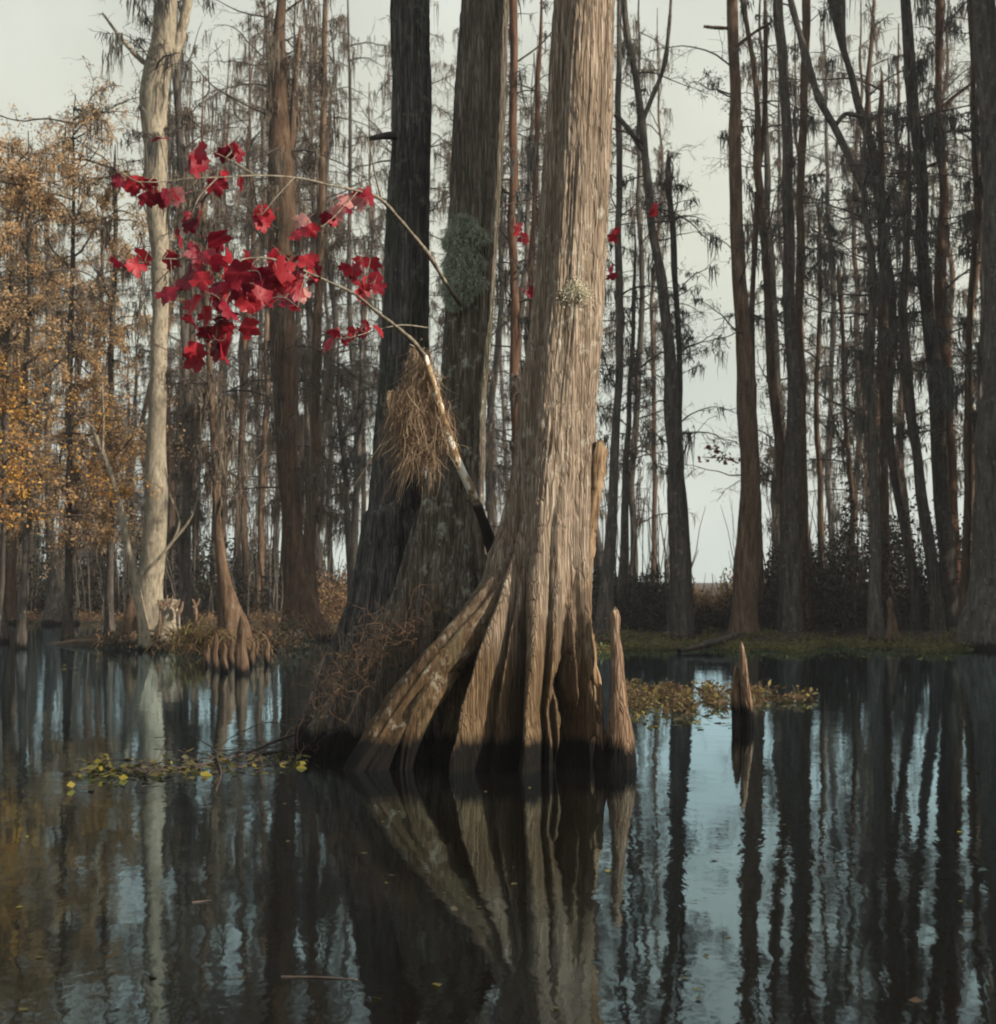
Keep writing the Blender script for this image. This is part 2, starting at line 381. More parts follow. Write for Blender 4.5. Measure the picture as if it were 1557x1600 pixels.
# ------------------------------------------------------------------ the three big cypresses
def ytab(rows, D, ax=0):          # rows (y_px, value_px) -> z sorted, metres
    z = np.array([px(0, r[0], D)[2] for r in rows]); v = np.array([r[1] for r in rows], float)
    o = np.argsort(z); return z[o], v[o]
def buttress(D, axis, lobes, ztop, nth, nz, seed, ridge=.014, ridges=34, ylean=0., twist=.1, hollow=None, flute=None):
    """axis rows (y, centre_x, half_width) in photo pixels; lobes (deg, half_width_m, [(y, radius_m)...])"""
    m = D / F
    zc, cxp = ytab([(r[0], r[1]) for r in axis], D); _, hw = ytab([(r[0], r[2]) for r in axis], D)
    t = np.linspace(0, 1, nz); z = -.45 + (ztop + .45) * t**1.25
    Z, TH = np.meshgrid(z, np.arange(nth) * 2 * pi / nth, indexing='ij')
    cx = np.interp(z, zc, (cxp - 778.5) * m); sl = (cxp[-1] - cxp[-3]) * m / (zc[-1] - zc[-3])
    cx = np.where(z > zc[-1], cx + (z - zc[-1]) * sl * .6, cx)
    k = np.ones(9) / 9; cx = np.convolve(np.pad(cx, 4, 'edge'), k, 'valid')
    r0 = np.interp(z, zc, hw * m); r0 = np.convolve(np.pad(r0, 4, 'edge'), k, 'valid')
    r0 = np.where(z > zc[-1], r0 * (1 - .03 * (z - zc[-1])), r0)
    R = np.repeat(r0[:, None], nth, 1)
    R *= 1 + .05 * vnoise(TH / (2 * pi) * 5, Z * .9, seed, 5)
    if flute is not None:
        for deg, wd, am in flute:
            d = (TH - radians(deg) - .12 * vnoise(Z * .5, Z * 0 + deg, seed + 70) + pi) % (2 * pi) - pi
            R *= 1 + am * np.exp(-(d / radians(wd))**2) * np.clip((Z - .9) / 1.2, 0, 1)
    E = np.zeros_like(R)
    wob = .10 * vnoise(Z * 1.3, Z * 0 + 3.3, seed + 9) + .05 * vnoise(Z * 4, Z * 0 + 1.3, seed + 10)
    for q, (deg, hwm, tab) in enumerate(lobes):
        zt, rt = ytab(tab, D); Rl = np.interp(z, zt, rt, right=0)
        ex = np.clip(Rl - r0, 0, None)[:, None]
        d = (TH - radians(deg) - wob * .5 - twist * np.clip(Z - .5, 0, 3) * .2 + pi) % (2 * pi) - pi
        wa = hwm / np.maximum(Rl, .25)[:, None]
        wa = wa * (1 + .25 * vnoise(Z * 2.2, Z * 0 + q, seed + 30 + q))
        E = np.maximum(E, ex * np.exp(-np.abs(d / wa)**2.2))
        E = np.maximum(E, .55 * ex * np.exp(-np.abs((d - 1.7 * wa) / (wa * .8))**2)) if q % 2 else E
    R = R + E
    if hollow:
        for deg, hw_, zt_, dep in hollow:
            d = (TH - radians(deg) + .25 * vnoise(Z * 3, Z * 0 + deg, seed + 60) + pi) % (2 * pi) - pi
            R = R * (1 - dep * np.exp(-np.abs(d / radians(hw_) / np.clip((zt_ - Z) / zt_ + .15, .12, 1))**4) * np.clip((zt_ - Z) / .35, 0, 1))
    # fluting + fibrous bark ridges
    u = TH / (2 * pi)
    R += (.02 + .03 * np.clip(1.2 - Z, 0, 1)) * vnoise(u * 13 + 0, Z * .35, seed + 1, 13)
    wv = .35 * vnoise(u * 8, Z * 1.3, seed + 2, 8)
    n = 1 - np.abs(vnoise(u * ridges * 2 + 0, (Z + wv) * 1.1, seed + 3, ridges * 2)) * 2
    R += np.clip(1.5 - Z, 0, 1) * (.014 * vnoise(u * 24, Z * 4.5 + wv, seed + 6, 24) + .010 * vnoise(u * 48, Z * 8, seed + 8, 48))
    R += ridge * n * .6 + ridge * .5 * vnoise(u * ridges * 4, Z * 2.2 + wv, seed + 4, ridges * 4) + .006 * vnoise(u * 60, Z * 18, seed + 5, 60)
    V = np.stack([cx[:, None] + R * np.cos(TH), D + ylean * Z + R * np.sin(TH), Z], -1)
    mb = MB(); i = np.arange(nz - 1)[:, None] * nth; j = np.arange(nth)[None]; j2 = (j + 1) % nth
    mb.add(V, np.stack([i + j, i + j2, i + nth + j2, i + nth + j], -1))
    return mb, (lambda zz: np.array([np.interp(zz, z, cx), D + ylean * zz, zz])), (lambda zz: np.interp(zz, z, r0)), (R, z, cx)

def crown(rng, axis, zlo, zhi, n1, L1, mosses=60, leaves=0, moss_len=.7, az=None, elev=(5, 45), fan=(5, 5), leaf_size=.05, thick=1., leaf_z=None, moss_n=12, droop=.5):
    """branches, hanging moss and leaves round a trunk; axis(z)->points; returns twig, moss, leaf builders"""
    tw, ms, lf = MB(), MB(), MB()
    nc = int(rng.integers(5, 10)); cen = rng.uniform(zlo, zhi, nc); z0 = np.where(rng.random(n1) < .55, cen[rng.integers(0, nc, n1)] + rng.normal(0, .5, n1), rng.uniform(zlo, zhi, n1)); z0 = np.clip(z0, zlo, zhi); P0 = axis(z0)
    a = rng.uniform(0, 2 * pi, n1) if az is None else rng.uniform(az[0], az[1], n1)
    e = np.radians(rng.uniform(*elev, n1)); L = L1 * (.22 + .95 * rng.random(n1)**2.2)
    def grow(P0, dirs, L, K, bend, jit):
        N = len(P0); P = np.empty((N, K, 3)); P[:, 0] = P0; d = dirs.copy()
        for k in range(1, K):
            d = d + rng.normal(0, jit, (N, 3)); d[:, 2] -= bend / K
            d /= np.linalg.norm(d, axis=1, keepdims=True)
            P[:, k] = P[:, k - 1] + d * (L / (K - 1))[:, None]
        return P
    d1 = np.stack([np.cos(a) * np.cos(e), np.sin(a) * np.cos(e), np.sin(e)], -1)
    K1 = 9; B1 = grow(P0, d1, L, K1, droop, .16)
    tubes(tw, B1, thick * np.outer(.010 + .009 * L, np.linspace(1, .25, K1)), 4)
    def sub(B, L, n, frac, K, r0, jit):
        N, Kb, _ = B.shape; idx = np.repeat(np.arange(N), n); s = rng.uniform(.15, 1, len(idx)) * (Kb - 1.001)
        k = s.astype(int); f = (s - k)[:, None]
        P = B[idx, k] * (1 - f) + B[idx, k + 1] * f; t = B[idx, k + 1] - B[idx, k]; t /= np.linalg.norm(t, axis=1, keepdims=True)
        d = t * .7 + rng.normal(0, .62, (len(idx), 3)); d /= np.linalg.norm(d, axis=1, keepdims=True)
        l = L[idx] * frac * rng.uniform(.4, 1.1, len(idx))
        C = grow(P, d, l, K, .35, jit)
        tubes(tw, C, thick * np.outer(np.full(len(idx), r0), np.linspace(1, .4, K)), 3)
        return C, l
    B2, L2 = sub(B1, L, fan[0], .42, 6, .0085, .25)
    B3, L3 = sub(B2, L2, fan[1], .5, 4, .0055, .3)
    def pick(B, n):
        i = rng.integers(0, len(B), n); k = rng.integers(1, B.shape[1], n); return B[i, k]
    if mosses:
        c = np.concatenate([pick(B1, mosses // 2), pick(B2, mosses - mosses // 2)])
        ln = moss_len * (.2 + 1.3 * rng.random(len(c))**2.2)
        S = np.repeat(np.arange(len(c)), moss_n); n = len(S); K = 6
        P = np.empty((n, K, 3)); P[:, 0] = c[S] + rng.normal(0, .07, (n, 3)) * np.array([1, 1, .5]); l = ln[S] * rng.uniform(.3, 1, n)
        drift = rng.normal(0, .07, (n, 3))
        for k in range(1, K):
            P[:, k] = P[:, k - 1] + np.array([0, 0, -1]) * (l / (K - 1))[:, None] + rng.normal(0, .018, (n, 3)) + drift * .12
        ribbons(ms, P, np.outer(rng.uniform(.007, .018, n), np.array([.7, 1.2, 1.1, .85, .5, .12])), rng)
    if leaves:
        src = np.concatenate([B2, ], 0)
        Q = pick(B3, leaves); 
        if leaf_z is not None: Q = Q[(Q[:, 2] > leaf_z[0]) & (Q[:, 2] < leaf_z[1])]
        scatter(lf, rng, Q, leaf_size)
    return tw, ms, lf

def scatter(mb, rng, C, size, spread=.06, flat=None, n=1, asp=.5):
    """leaf-sized pointed quads round the points C"""
    C = np.repeat(np.asarray(C), n, 0); N = len(C)
    C = C + rng.normal(0, spread, (N, 3)) * (1 if flat is None else np.array([1, 1, flat]))
    d = rng.normal(0, 1, (N, 3))
    if flat is not None: d[:, 2] *= flat
    d /= np.linalg.norm(d, axis=1, keepdims=True)
    e = rng.normal(0, 1, (N, 3)); 
    if flat is not None: e[:, 2] *= flat
    s = np.cross(d, np.cross(d, e)); s /= np.linalg.norm(s, axis=1, keepdims=True)
    l = (size * rng.uniform(.5, 1.3, N))[:, None]; wv = l * asp * .5
    nn = np.cross(d, s)
    V = np.stack([C, C + d * l * .5 + s * wv + nn * l * .06, C + d * l, C + d * l * .5 - s * wv + nn * l * .06], 1)
    a = np.arange(N)[:, None] * 4
    mb.add(V, a + np.arange(4)[None])

def taxis(path):
    """path (n,>=3) rising -> function z -> points"""
    o = np.argsort(path[:, 2]); z = path[o, 2]
    return lambda q: np.stack([np.interp(q, z, path[o, 0]), np.interp(q, z, path[o, 1]), np.asarray(q, float)], -1)

def vaxis(f):
    return lambda q: np.stack([f(zz) for zz in np.atleast_1d(q)])

# front cypress, in the sun
D3 = 12.2
ax3 = [(-60, 924, 46), (0, 918, 46.5), (100, 911, 49), (169, 908, 50), (337, 900, 53), (506, 889, 54), (640, 873, 57), (715, 868, 59), (790, 861, 64), (865, 857, 66), (940, 856, 68), (1000, 856, 66), (1100, 858, 62), (1210, 858, 58)]
lob3 = [(190, .10, [(640, .30), (700, .32), (790, .38), (865, .47), (920, .58), (960, .66), (1000, .74), (1075, .84), (1165, .95), (1230, .98)]),
        (223, .085, [(640, .30), (800, .39), (880, .49), (930, .58), (1050, .86), (1165, 1.06), (1230, 1.12)]),
        (234, .03, [(900, .44), (960, .50), (1050, .66), (1165, .80), (1230, .86)]),
        (254, .105, [(640, .32), (800, .41), (900, .49), (1000, .62), (1165, .88), (1230, .93)]),
        (273, .035, [(940, .40), (1000, .46), (1120, .60), (1230, .66)]),
        (294, .035, [(940, .40), (1000, .46), (1120, .56), (1230, .62)]),
        (311, .055, [(640, .32), (800, .385), (930, .45), (1050, .58), (1150, .72), (1230, .78)]),
        (345, .06, [(700, .30), (900, .33), (1050, .37), (1150, .43), (1230, .5)]),
        (25, .1, [(800, .35), (950, .36), (1100, .42), (1230, .5)]), (75, .1, [(800, .38), (950, .5), (1100, .8), (1230, 1.)]),
        (120, .1, [(800, .38), (950, .5), (1100, .8), (1230, 1.)]), (158, .1, [(800, .38), (920, .6), (1000, .85), (1230, 1.25)])]
mb, f3, r3, S3 = buttress(D3, ax3, lob3, 15, 480, 560, 11, .011, 34, hollow=((285, 13, .98, .5), (326, 8, .9, .35)), flute=((247, 13, .10), (214, 16, -.27), (186, 14, .03), (300, 14, -.04), (325, 12, .03)))
def root_tube(rows, hw, seed, n=170, sides=90):
    p = smoothpath([px(*q) for q in rows], n); r = np.interp(np.linspace(0, 1, n), np.linspace(0, 1, len(hw)), hw) * D3 / F
    T = np.gradient(p, axis=0); T /= np.linalg.norm(T, axis=1, keepdims=True); A = np.cross(T, [0, 1., 0]); A /= np.linalg.norm(A, axis=1, keepdims=True); B = np.cross(T, A)
    th = np.arange(sides) * 2 * pi / sides; U, W = np.meshgrid(th / (2 * pi), np.linspace(0, 1, n) * np.linalg.norm(np.diff(p, axis=0), axis=1).sum())
    R = r[:, None] * (1 + .18 * vnoise(U * 5, W * 1.6, seed, 5) + .16 * vnoise(U * 11, W * 1.1, seed + 1, 11) + .11 * (1 - 2 * np.abs(vnoise(U * 18, W * .9 + .3 * vnoise(U * 4, W * 3, 9, 4), seed + 2, 18))) + .06 * vnoise(U * 40, W * 2, seed + 4, 40) + .06 * vnoise(U * 6, W * 7, seed + 3, 6))
    V = p[:, None] + R[..., None] * (A[:, None] * np.cos(th)[None, :, None] + B[:, None] * np.sin(th)[None, :, None])
    mb = MB(); i = np.arange(n - 1)[:, None] * sides; j = np.arange(sides)[None]; j2 = (j + 1) % sides
    mb.add(V, np.stack([i + j, i + j2, i + sides + j2, i + sides + j], -1)); return mb
b3 = f3(0.)
T3 = thing('cypress_tree', 'sunlit foreground cypress with pale brown fibrous bark and a wide fluted root flare', 'tree', b3)
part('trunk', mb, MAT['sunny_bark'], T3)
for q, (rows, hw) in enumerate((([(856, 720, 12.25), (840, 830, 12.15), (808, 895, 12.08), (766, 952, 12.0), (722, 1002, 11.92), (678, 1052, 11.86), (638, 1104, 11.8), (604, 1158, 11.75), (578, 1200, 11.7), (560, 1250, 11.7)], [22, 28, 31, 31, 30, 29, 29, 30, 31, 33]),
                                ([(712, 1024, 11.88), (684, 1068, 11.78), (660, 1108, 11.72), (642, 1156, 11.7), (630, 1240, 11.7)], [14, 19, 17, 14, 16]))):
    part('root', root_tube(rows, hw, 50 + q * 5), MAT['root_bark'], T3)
tw, ms, lf = crown(rs(3), vaxis(f3), 8, 15, 22, 3.2, 40, 0); part('crown', tw, MAT['twig'], T3)

def surf3(xp, yp):               # point on the front cypress's face seen at a photo pixel
    R, z, cx = S3
    p = px(xp, yp, D3); k = np.argmin(abs(z - p[2])); r = R[k]
    th = np.arange(len(r)) * 2 * pi / len(r); X = cx[k] + r * np.cos(th); Y = D3 + r * np.sin(th)
    u = (X / Y * F + 778.5); ok = Y < D3
    j = np.argmin(np.where(ok, abs(u - xp), 1e9)); return np.array([X[j], Y[j], z[k]])

# split strip of orange wood peeling from its right side
def slab():
    mb = MB(); rng = rs(5); n = 60
    ys = np.linspace(688, 1010, n)
    xl = np.interp(ys, [688, 715, 790, 865, 940, 1010], [939, 932, 926, 921, 915, 922])
    xr = np.interp(ys, [688, 705, 740, 790, 830, 865, 900, 950, 1010], [944, 949, 946, 938, 932, 930, 925, 921, 930]) + rng.normal(0, 1.0, n)
    V = []
    for y, a, b in zip(ys, xl, xr):
        for x, d in ((a - 6, 12.06), (b, 12.12), (b + .6, 12.18), (a - 4, 12.17)): V.append(px(x + rng.normal(0, .5), y, d))
    i = np.arange(n - 1)[:, None] * 4; j = np.arange(4)[None]; j2 = (j + 1) % 4
    mb.add(V, np.concatenate([np.stack([i + j, i + j2, i + 4 + j2, i + 4 + j], -1).reshape(-1, 4), [[0, 1, 2, 3], [4 * n - 4, 4 * n - 3, 4 * n - 2, 4 * n - 1]]]))
    for (xa, ya, xb, yb, w_) in ((920, 985, 934, 1075, 7), (916, 960, 925, 1030, 5), (930, 1040, 942, 1120, 5), (926, 1060, 931, 1150, 5), (917, 905, 913, 990, 4)):
        p = np.stack([px(xa + (xb - xa) * s + 3 * sin(6 * s), ya + (yb - ya) * s, 11.98) for s in np.linspace(0, 1, 9)])
        tubes(mb, p[None], (np.linspace(.6, 1, 9) * np.r_[np.ones(7), .8, .4] * w_ * D3 / F)[None], 6)
    part('split_bark', mb, MAT['split_wood'], T3)['label'] = 'orange strip of split wood peeling off the right side'
slab()
def fungus():
    rng = rs(8); c = surf3(903, 462); mb = MB()
    C = c + rng.normal(0, 1, (1500, 3)) * np.array([.055, .012, .034]); C[:, 1] = c[1] + .01 - abs(rng.normal(0, .016, 1500)); C[:, 2] -= .5 * abs(C[:, 0] - c[0])
    scatter(mb, rng, C, .022, .004, asp=.5)
    t = leafmat('pale_fungus', [(.7, .66, .52), (.78, .74, .6), (.6, .56, .42)], .45, .9)
    part('lichen_patch', mb, t, T3)
fungus()

# middle cypress
D2 = 12.98
ax2 = [(-60, 763, 36), (0, 760, 37), (169, 751, 39), (337, 742, 38.5), (506, 733, 38), (640, 723, 37), (715, 716, 43), (790, 706, 49), (865, 698, 58), (940, 690, 70), (1000, 686, 78), (1100, 682, 84), (1190, 680, 88)]
lob2 = [(188, .11, [(880, .36), (960, .55), (1000, .66), (1060, .85), (1120, 1.08), (1165, 1.24), (1200, 1.3)]),
        (206, .05, [(800, .33), (940, .5), (1060, .72), (1190, 1.0)]),
        (228, .1, [(760, .31), (865, .42), (940, .52), (1060, .72), (1190, .9)]), (262, .1, [(720, .28), (865, .42), (1000, .56), (1190, .72)]),
        (300, .1, [(760, .3), (865, .4), (1000, .55), (1190, .7)]), (345, .1, [(800, .33), (1000, .55), (1190, .7)]),
        (40, .1, [(865, .38), (1000, .6), (1190, .8)]), (90, .1, [(865, .38), (1000, .6), (1190, .8)]), (140, .1, [(865, .38), (1000, .6), (1190, .9)])]
mb, f2, r2, S2 = buttress(D2, ax2, lob2, 15, 360, 420, 21, .012, 26)
T2 = thing('cypress_tree', 'middle cypress of the foreground trio, half shaded, with grey-green lichen cushion on it', 'tree', f2(0.))
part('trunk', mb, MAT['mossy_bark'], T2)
tw, ms, lf = crown(rs(4), vaxis(f2), 8, 15, 20, 3, 30, 0); part('crown', tw, MAT['twig'], T2)
# left cypress
D1 = 13.3
ax1 = [(-60, 640, 30), (0, 639, 31), (169, 643, 31.5), (337, 635, 34), (506, 632, 36), (640, 625, 39), (715, 622, 40), (865, 618, 47), (940, 612, 52), (1000, 606, 60), (1140, 600, 80), (1180, 600, 84)]
lob1 = [(185, .12, [(800, .3), (940, .38), (1000, .48), (1140, .75)]), (230, .12, [(800, .31), (940, .4), (1140, .7)]), (270, .1, [(790, .3), (940, .4), (1140, .7)]),
        (315, .12, [(800, .31), (940, .4), (1140, .7)]), (20, .12, [(940, .4), (1140, .7)]), (80, .12, [(940, .4), (1140, .7)]), (140, .12, [(940, .4), (1140, .7)])]
mb, f1, r1, S1 = buttress(D1, ax1, lob1, 16, 320, 380, 31, .012, 24)
T1 = thing('cypress_tree', 'dark blue-black cypress at the left of the foreground trio, wholly in shade', 'tree', f1(0.))
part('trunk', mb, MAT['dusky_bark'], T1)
mb = MB()
p = smoothpath([px(622, 212, 13.2), px(605, 212, 13.1), px(590, 214, 13.0), px(575, 217, 12.95)], 10)
tubes(mb, p[None], np.linspace(.045, .02, 10)[None], 7); part('broken_limb', mb, MAT['dusky_bark'], T1)
tw, ms, lf = crown(rs(6), vaxis(f1), 8, 16, 20, 3, 30, 0); part('crown', tw, MAT['twig'], T1)

# lichen cushion on the middle trunk, dead moss hanging beside it
def cushion():
    rng = rs(40); mb = MB(); N = 9000
    a = rng.uniform(0, 2 * pi, N); v = rng.uniform(-1, 1, N)
    cz = px(0, 402, 12.6)[2]; hz = 76 * 12.6 / F
    zz = cz + v * hz; c = np.stack([f2(q) for q in zz]); r = np.array([r2(q) for q in zz])
    dth = rng.uniform(-1, 1, N); lim = np.sqrt(np.clip(1 - v**2, 0, 1))**.7 * (1 + .4 * vnoise(v * 4 + 5, v * 0 + 2, 3))
    th = radians(243) + dth * lim * .95
    bul = .03 + .05 * lim * np.sqrt(np.clip(1 - dth**2, 0, 1)) + .03 * vnoise(th * 5, zz * 9, 7)
    out = np.stack([np.cos(th), np.sin(th), 0 * th], -1)
    C = c + out * (r + bul * rng.uniform(.3, 1, N))[:, None]
    d = out + rng.normal(0, .8, (N, 3)); d[:, 2] -= .4; d /= np.linalg.norm(d, axis=1, keepdims=True)
    P = np.stack([C, C + d * .02 + rng.normal(0, .004, (N, 3)), C + d * .04 + rng.normal(0, .01, (N, 3)) - np.array([0, 0, .01])], 1)
    ribbons(mb, P, np.outer(rng.uniform(.0015, .0038, N), [1, .9, .3]), rng)
    single('lichen_cushion', mb, MAT['lichen'], px(735, 480, 12.5), 'shaggy grey-green oval lichen cushion growing on the middle trunk', 'lichen')
cushion()
def deadmoss():
    rng = rs(41); mb = MB(); N = 5200
    t = rng.uniform(0, 1, N)**.8
    y = 545 + t * 150; half = np.interp(y, [545, 580, 630, 690, 720], [6, 22, 36, 36, 26]); xc = np.interp(y, [545, 640, 700], [658, 652, 662])
    x = xc + half * np.clip(rng.normal(0, .55, N), -1.1, 1.1)
    cl = rng.integers(0, 46, N); ox = rng.normal(0, 9, 46); oy = rng.normal(0, 22, 46); sc = rng.uniform(.35, 1.5, 46)
    x = x[cl * 100] + ox[cl] * .5 + rng.normal(0, 6, N); y = y[cl * 100] + oy[cl] * .4 + rng.normal(0, 9, N)
    C = np.stack([px(a, b, 12.25) for a, b in zip(x, y)]); C[:, 1] += rng.normal(0, .06, N)
    K = 6; P = np.empty((N, K, 3)); P[:, 0] = C; l = rng.uniform(.04, .24, N) * sc[cl]; dr = rng.normal(0, .16, (46, 3))[cl] + rng.normal(0, .16, (N, 3))
    for k in range(1, K): P[:, k] = P[:, k - 1] + np.array([0, 0, -1]) * (l / 5)[:, None] + rng.normal(0, .012, (N, 3)) + dr * (l / 5)[:, None] * k * .8
    ribbons(mb, P, np.outer(rng.uniform(.0015, .004, N), [.6, 1, 1, .8, .6, .2]), rng)
    m = leafmat('dead_moss', [(.15, .10, .065), (.3, .215, .14), (.42, .32, .22), (.22, .13, .08)], .35, .9)
    single('hanging_moss', mb, m, px(652, 545, 12.25), 'shaggy brown beard of dead moss hanging from the maple stem before the dark trunk', 'moss')
deadmoss()

# ------------------------------------------------------------------ red maple
def maple_leaf(seed, size=1.):
    """five-lobed leaf with a petiole; stem end at the origin, tip along -Z, face to -Y"""
    rng = rs(seed)
    half = [(0, -1.0), (.10, -.85), (.20, -.78), (.21, -.66), (.27, -.58), (.38, -.66), (.52, -.66), (.50, -.54), (.58, -.42), (.49, -.34), (.40, -.28), (.43, -.17), (.42, -.04), (.28, -.03), (.13, -.01), (.03, 0.)]
    L = [(x * (1 + rng.normal(0, .05)), z) for x, z in half]; Rr = [(-x * (1 + rng.normal(0, .05)), z) for x, z in half[1:-1]][::-1]
    pts = np.array(L + Rr); n = len(pts)
    curl, fold = rng.uniform(.15, .5), rng.uniform(.1, .5)
    def bend(x, z): return np.array([x, -fold * abs(x) * .6 + curl * (z * z) * .5 + .05 * sin(9 * x + 3 * z), z])
    c = bend(0, -.42); V = [c] + [bend(x, z) for x, z in pts] + [bend(x * .5, -.42 + (z + .42) * .5) for x, z in pts]
    Q = []; T = []
    for k in range(n):
        k2 = (k + 1) % n
        Q.append((1 + k, 1 + k2, 1 + n + k2, 1 + n + k)); T.append((0, 1 + n + k, 1 + n + k2))
    mb = MB(); mb.add(np.array(V) * size, Q, T)
    tubes(mb, (np.array([[0, 0, 0], [.01, .06, .18], [.03, .02, .4]]) * size)[None], np.array([[.012, .011, .01]]) * size, 4)
    return mb
LEAF = [maple_leaf(100 + i).mesh('leaf', MAT['red_leaf']) for i in range(6)]
SUNLIT = [maple_leaf(120 + i).mesh('leaf', MAT['sunlit_leaf']) for i in range(3)]
def hang_leaf(rng, root, parent, P, size, pink=False):
    me = (SUNLIT if pink else LEAF)[rng.integers(0, 3 if pink else 6)]
    o = bpy.data.objects.new('leaf', me); COL.objects.link(o); o.parent = parent
    o.location = P - BASE[root]
    o.scale = (size,) * 3
    o.rotation_euler = (rng.normal(.25, .6), rng.normal(0, .75), rng.normal(0, .95))
    return o
def branch_net(rng, spines, leaves, mb, r_twig=.0035):
    """spines: list of (pts,radii); leaves: points. twigs run from each leaf to the nearest spine point"""
    S = np.concatenate([s for s, _ in spines])
    for s, r in spines: tubes(mb, s[None], .8 * r[None] * (1 + .12 * rng.normal(0, 1, len(r))), 7)
    for P in leaves:
        d = np.linalg.norm((S - P) * np.array([1, .6, 1]), axis=1); q = S[np.argmin(d)]
        m = (q + P) / 2 + rng.normal(0, .02, 3) + np.array([0, 0, .05 * np.linalg.norm(q - P)])
        p = smoothpath([q, m, P + np.array([0, 0, .03])], 7)
        tubes(mb, p[None], np.linspace(r_twig, r_twig * .5, 7)[None], 4)
def spine(rows, n, r):
    p = smoothpath([px(*q) for q in rows], n); return p, np.interp(np.linspace(0, 1, n), np.linspace(0, 1, len(r)), r)

def red_maple():
    rng = rs(77)
    base = px(778, 960, 12.75); base[2] = 0
    root = thing('red_maple', 'slender maple with a mottled white stem and a crimson-leaved branch crossing the dark trunk', 'maple', base)
    mb = MB()
    p = smoothpath([base - np.array([0, 0, .3]), px(776, 940, 12.75), px(770, 866, 12.65), px(752, 805, 12.45), px(738, 770, 12.35), px(716, 722, 12.25), px(698, 672, 12.2), px(682, 615, 12.15), px(664, 556, 12.1)], 60)
    rr = np.interp(np.arange(60), [0, 14, 24, 34, 46, 59], [.085, .075, .062, .046, .036, .026]) * (1 + .08 * rs(1).normal(0, 1, 60))
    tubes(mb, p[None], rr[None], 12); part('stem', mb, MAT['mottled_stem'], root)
    sp = [spine([(664, 556, 12.1), (650, 538, 11.95), (625, 515, 11.6), (590, 488, 11.0), (555, 460, 10.4), (520, 443, 9.9), (480, 425, 9.4), (440, 408, 9.1), (405, 402, 8.9), (365, 410, 8.7), (330, 430, 8.6)], 60, [.026, .02, .017, .014, .012, .01, .007, .004]),
          spine([(662, 560, 12.1), (652, 545, 12.05), (640, 538, 12.0)], 6, [.018, .014, .008]),
          spine([(668, 512, 12.2), (640, 508, 12.0), (612, 510, 11.6), (585, 517, 11.2), (545, 528, 10.8)], 16, [.008, .004]),
          spine([(480, 425, 9.4), (470, 455, 9.2), (466, 480, 9.1)], 8, [.006, .003]),
          spine([(405, 402, 8.9), (370, 440, 8.7), (345, 490, 8.6), (335, 545, 8.5)], 14, [.006, .003]),
          spine([(365, 410, 8.7), (310, 408, 8.6), (250, 405, 8.5), (222, 412, 8.5)], 14, [.006, .003]),
          spine([(590, 488, 11.0), (570, 455, 10.6), (560, 430, 10.4)], 8, [.006, .003])]
    L = [(235, 402), (212, 412), (258, 402), (340, 390), (325, 398), (305, 412), (287, 440), (272, 455), (335, 425), (360, 420), (375, 432), (400, 412), (388, 445), (410, 455), (398, 462), (332, 462), (312, 468), (350, 448), (300, 448),
         (420, 422), (450, 425), (470, 420), (490, 428), (465, 445), (500, 438), (440, 418), (432, 440), (466, 478), (342, 400), (368, 455), (345, 475), (376, 470),
         (560, 412), (545, 418), (578, 415), (574, 440), (588, 450), (552, 432), (590, 432), (340, 512), (362, 515), (322, 515), (330, 550), (318, 562), (344, 548), (306, 540), (374, 510), (350, 535), (316, 430), (384, 420), (430, 405)]
    Lr = [(530, 520), (585, 508), (556, 518), (572, 512), (519, 530)]
    pts = []
    for x, y in L:
        D = np.interp(x, [200, 330, 410, 520, 600], [8.45, 8.6, 8.9, 9.9, 10.9]) + rng.normal(0, .12); pts.append((px(x + rng.normal(0, 3), y - 6, D), 1))
    for x, y in Lr: pts.append((px(x, y, np.interp(x, [515, 590], [10.6, 11.2])), .75))
    pts += [(p + np.array([rng.normal(0, .045), rng.normal(0, .08), rng.normal(0, .04)]), q) for p, q in pts if rng.random() < .62]
    mb = MB(); branch_net(rng, sp, [p for p, _ in pts], mb)
    br = part('branch', mb, MAT['maple_bark'], root)
    for k, (P, s) in enumerate(pts): hang_leaf(rng, root, br, P, s * rng.uniform(.10, .18))
    pk = [(385, 470), (330, 500), (470, 450), (410, 430), (352, 470), (440, 445), (318, 520)]
    for x, y in pk: hang_leaf(rng, root, br, px(x, y, np.interp(x, [330, 520], [8.7, 9.9])), .11, True)['label'] = 'red maple leaf painted pale for sun shining through'
red_maple()

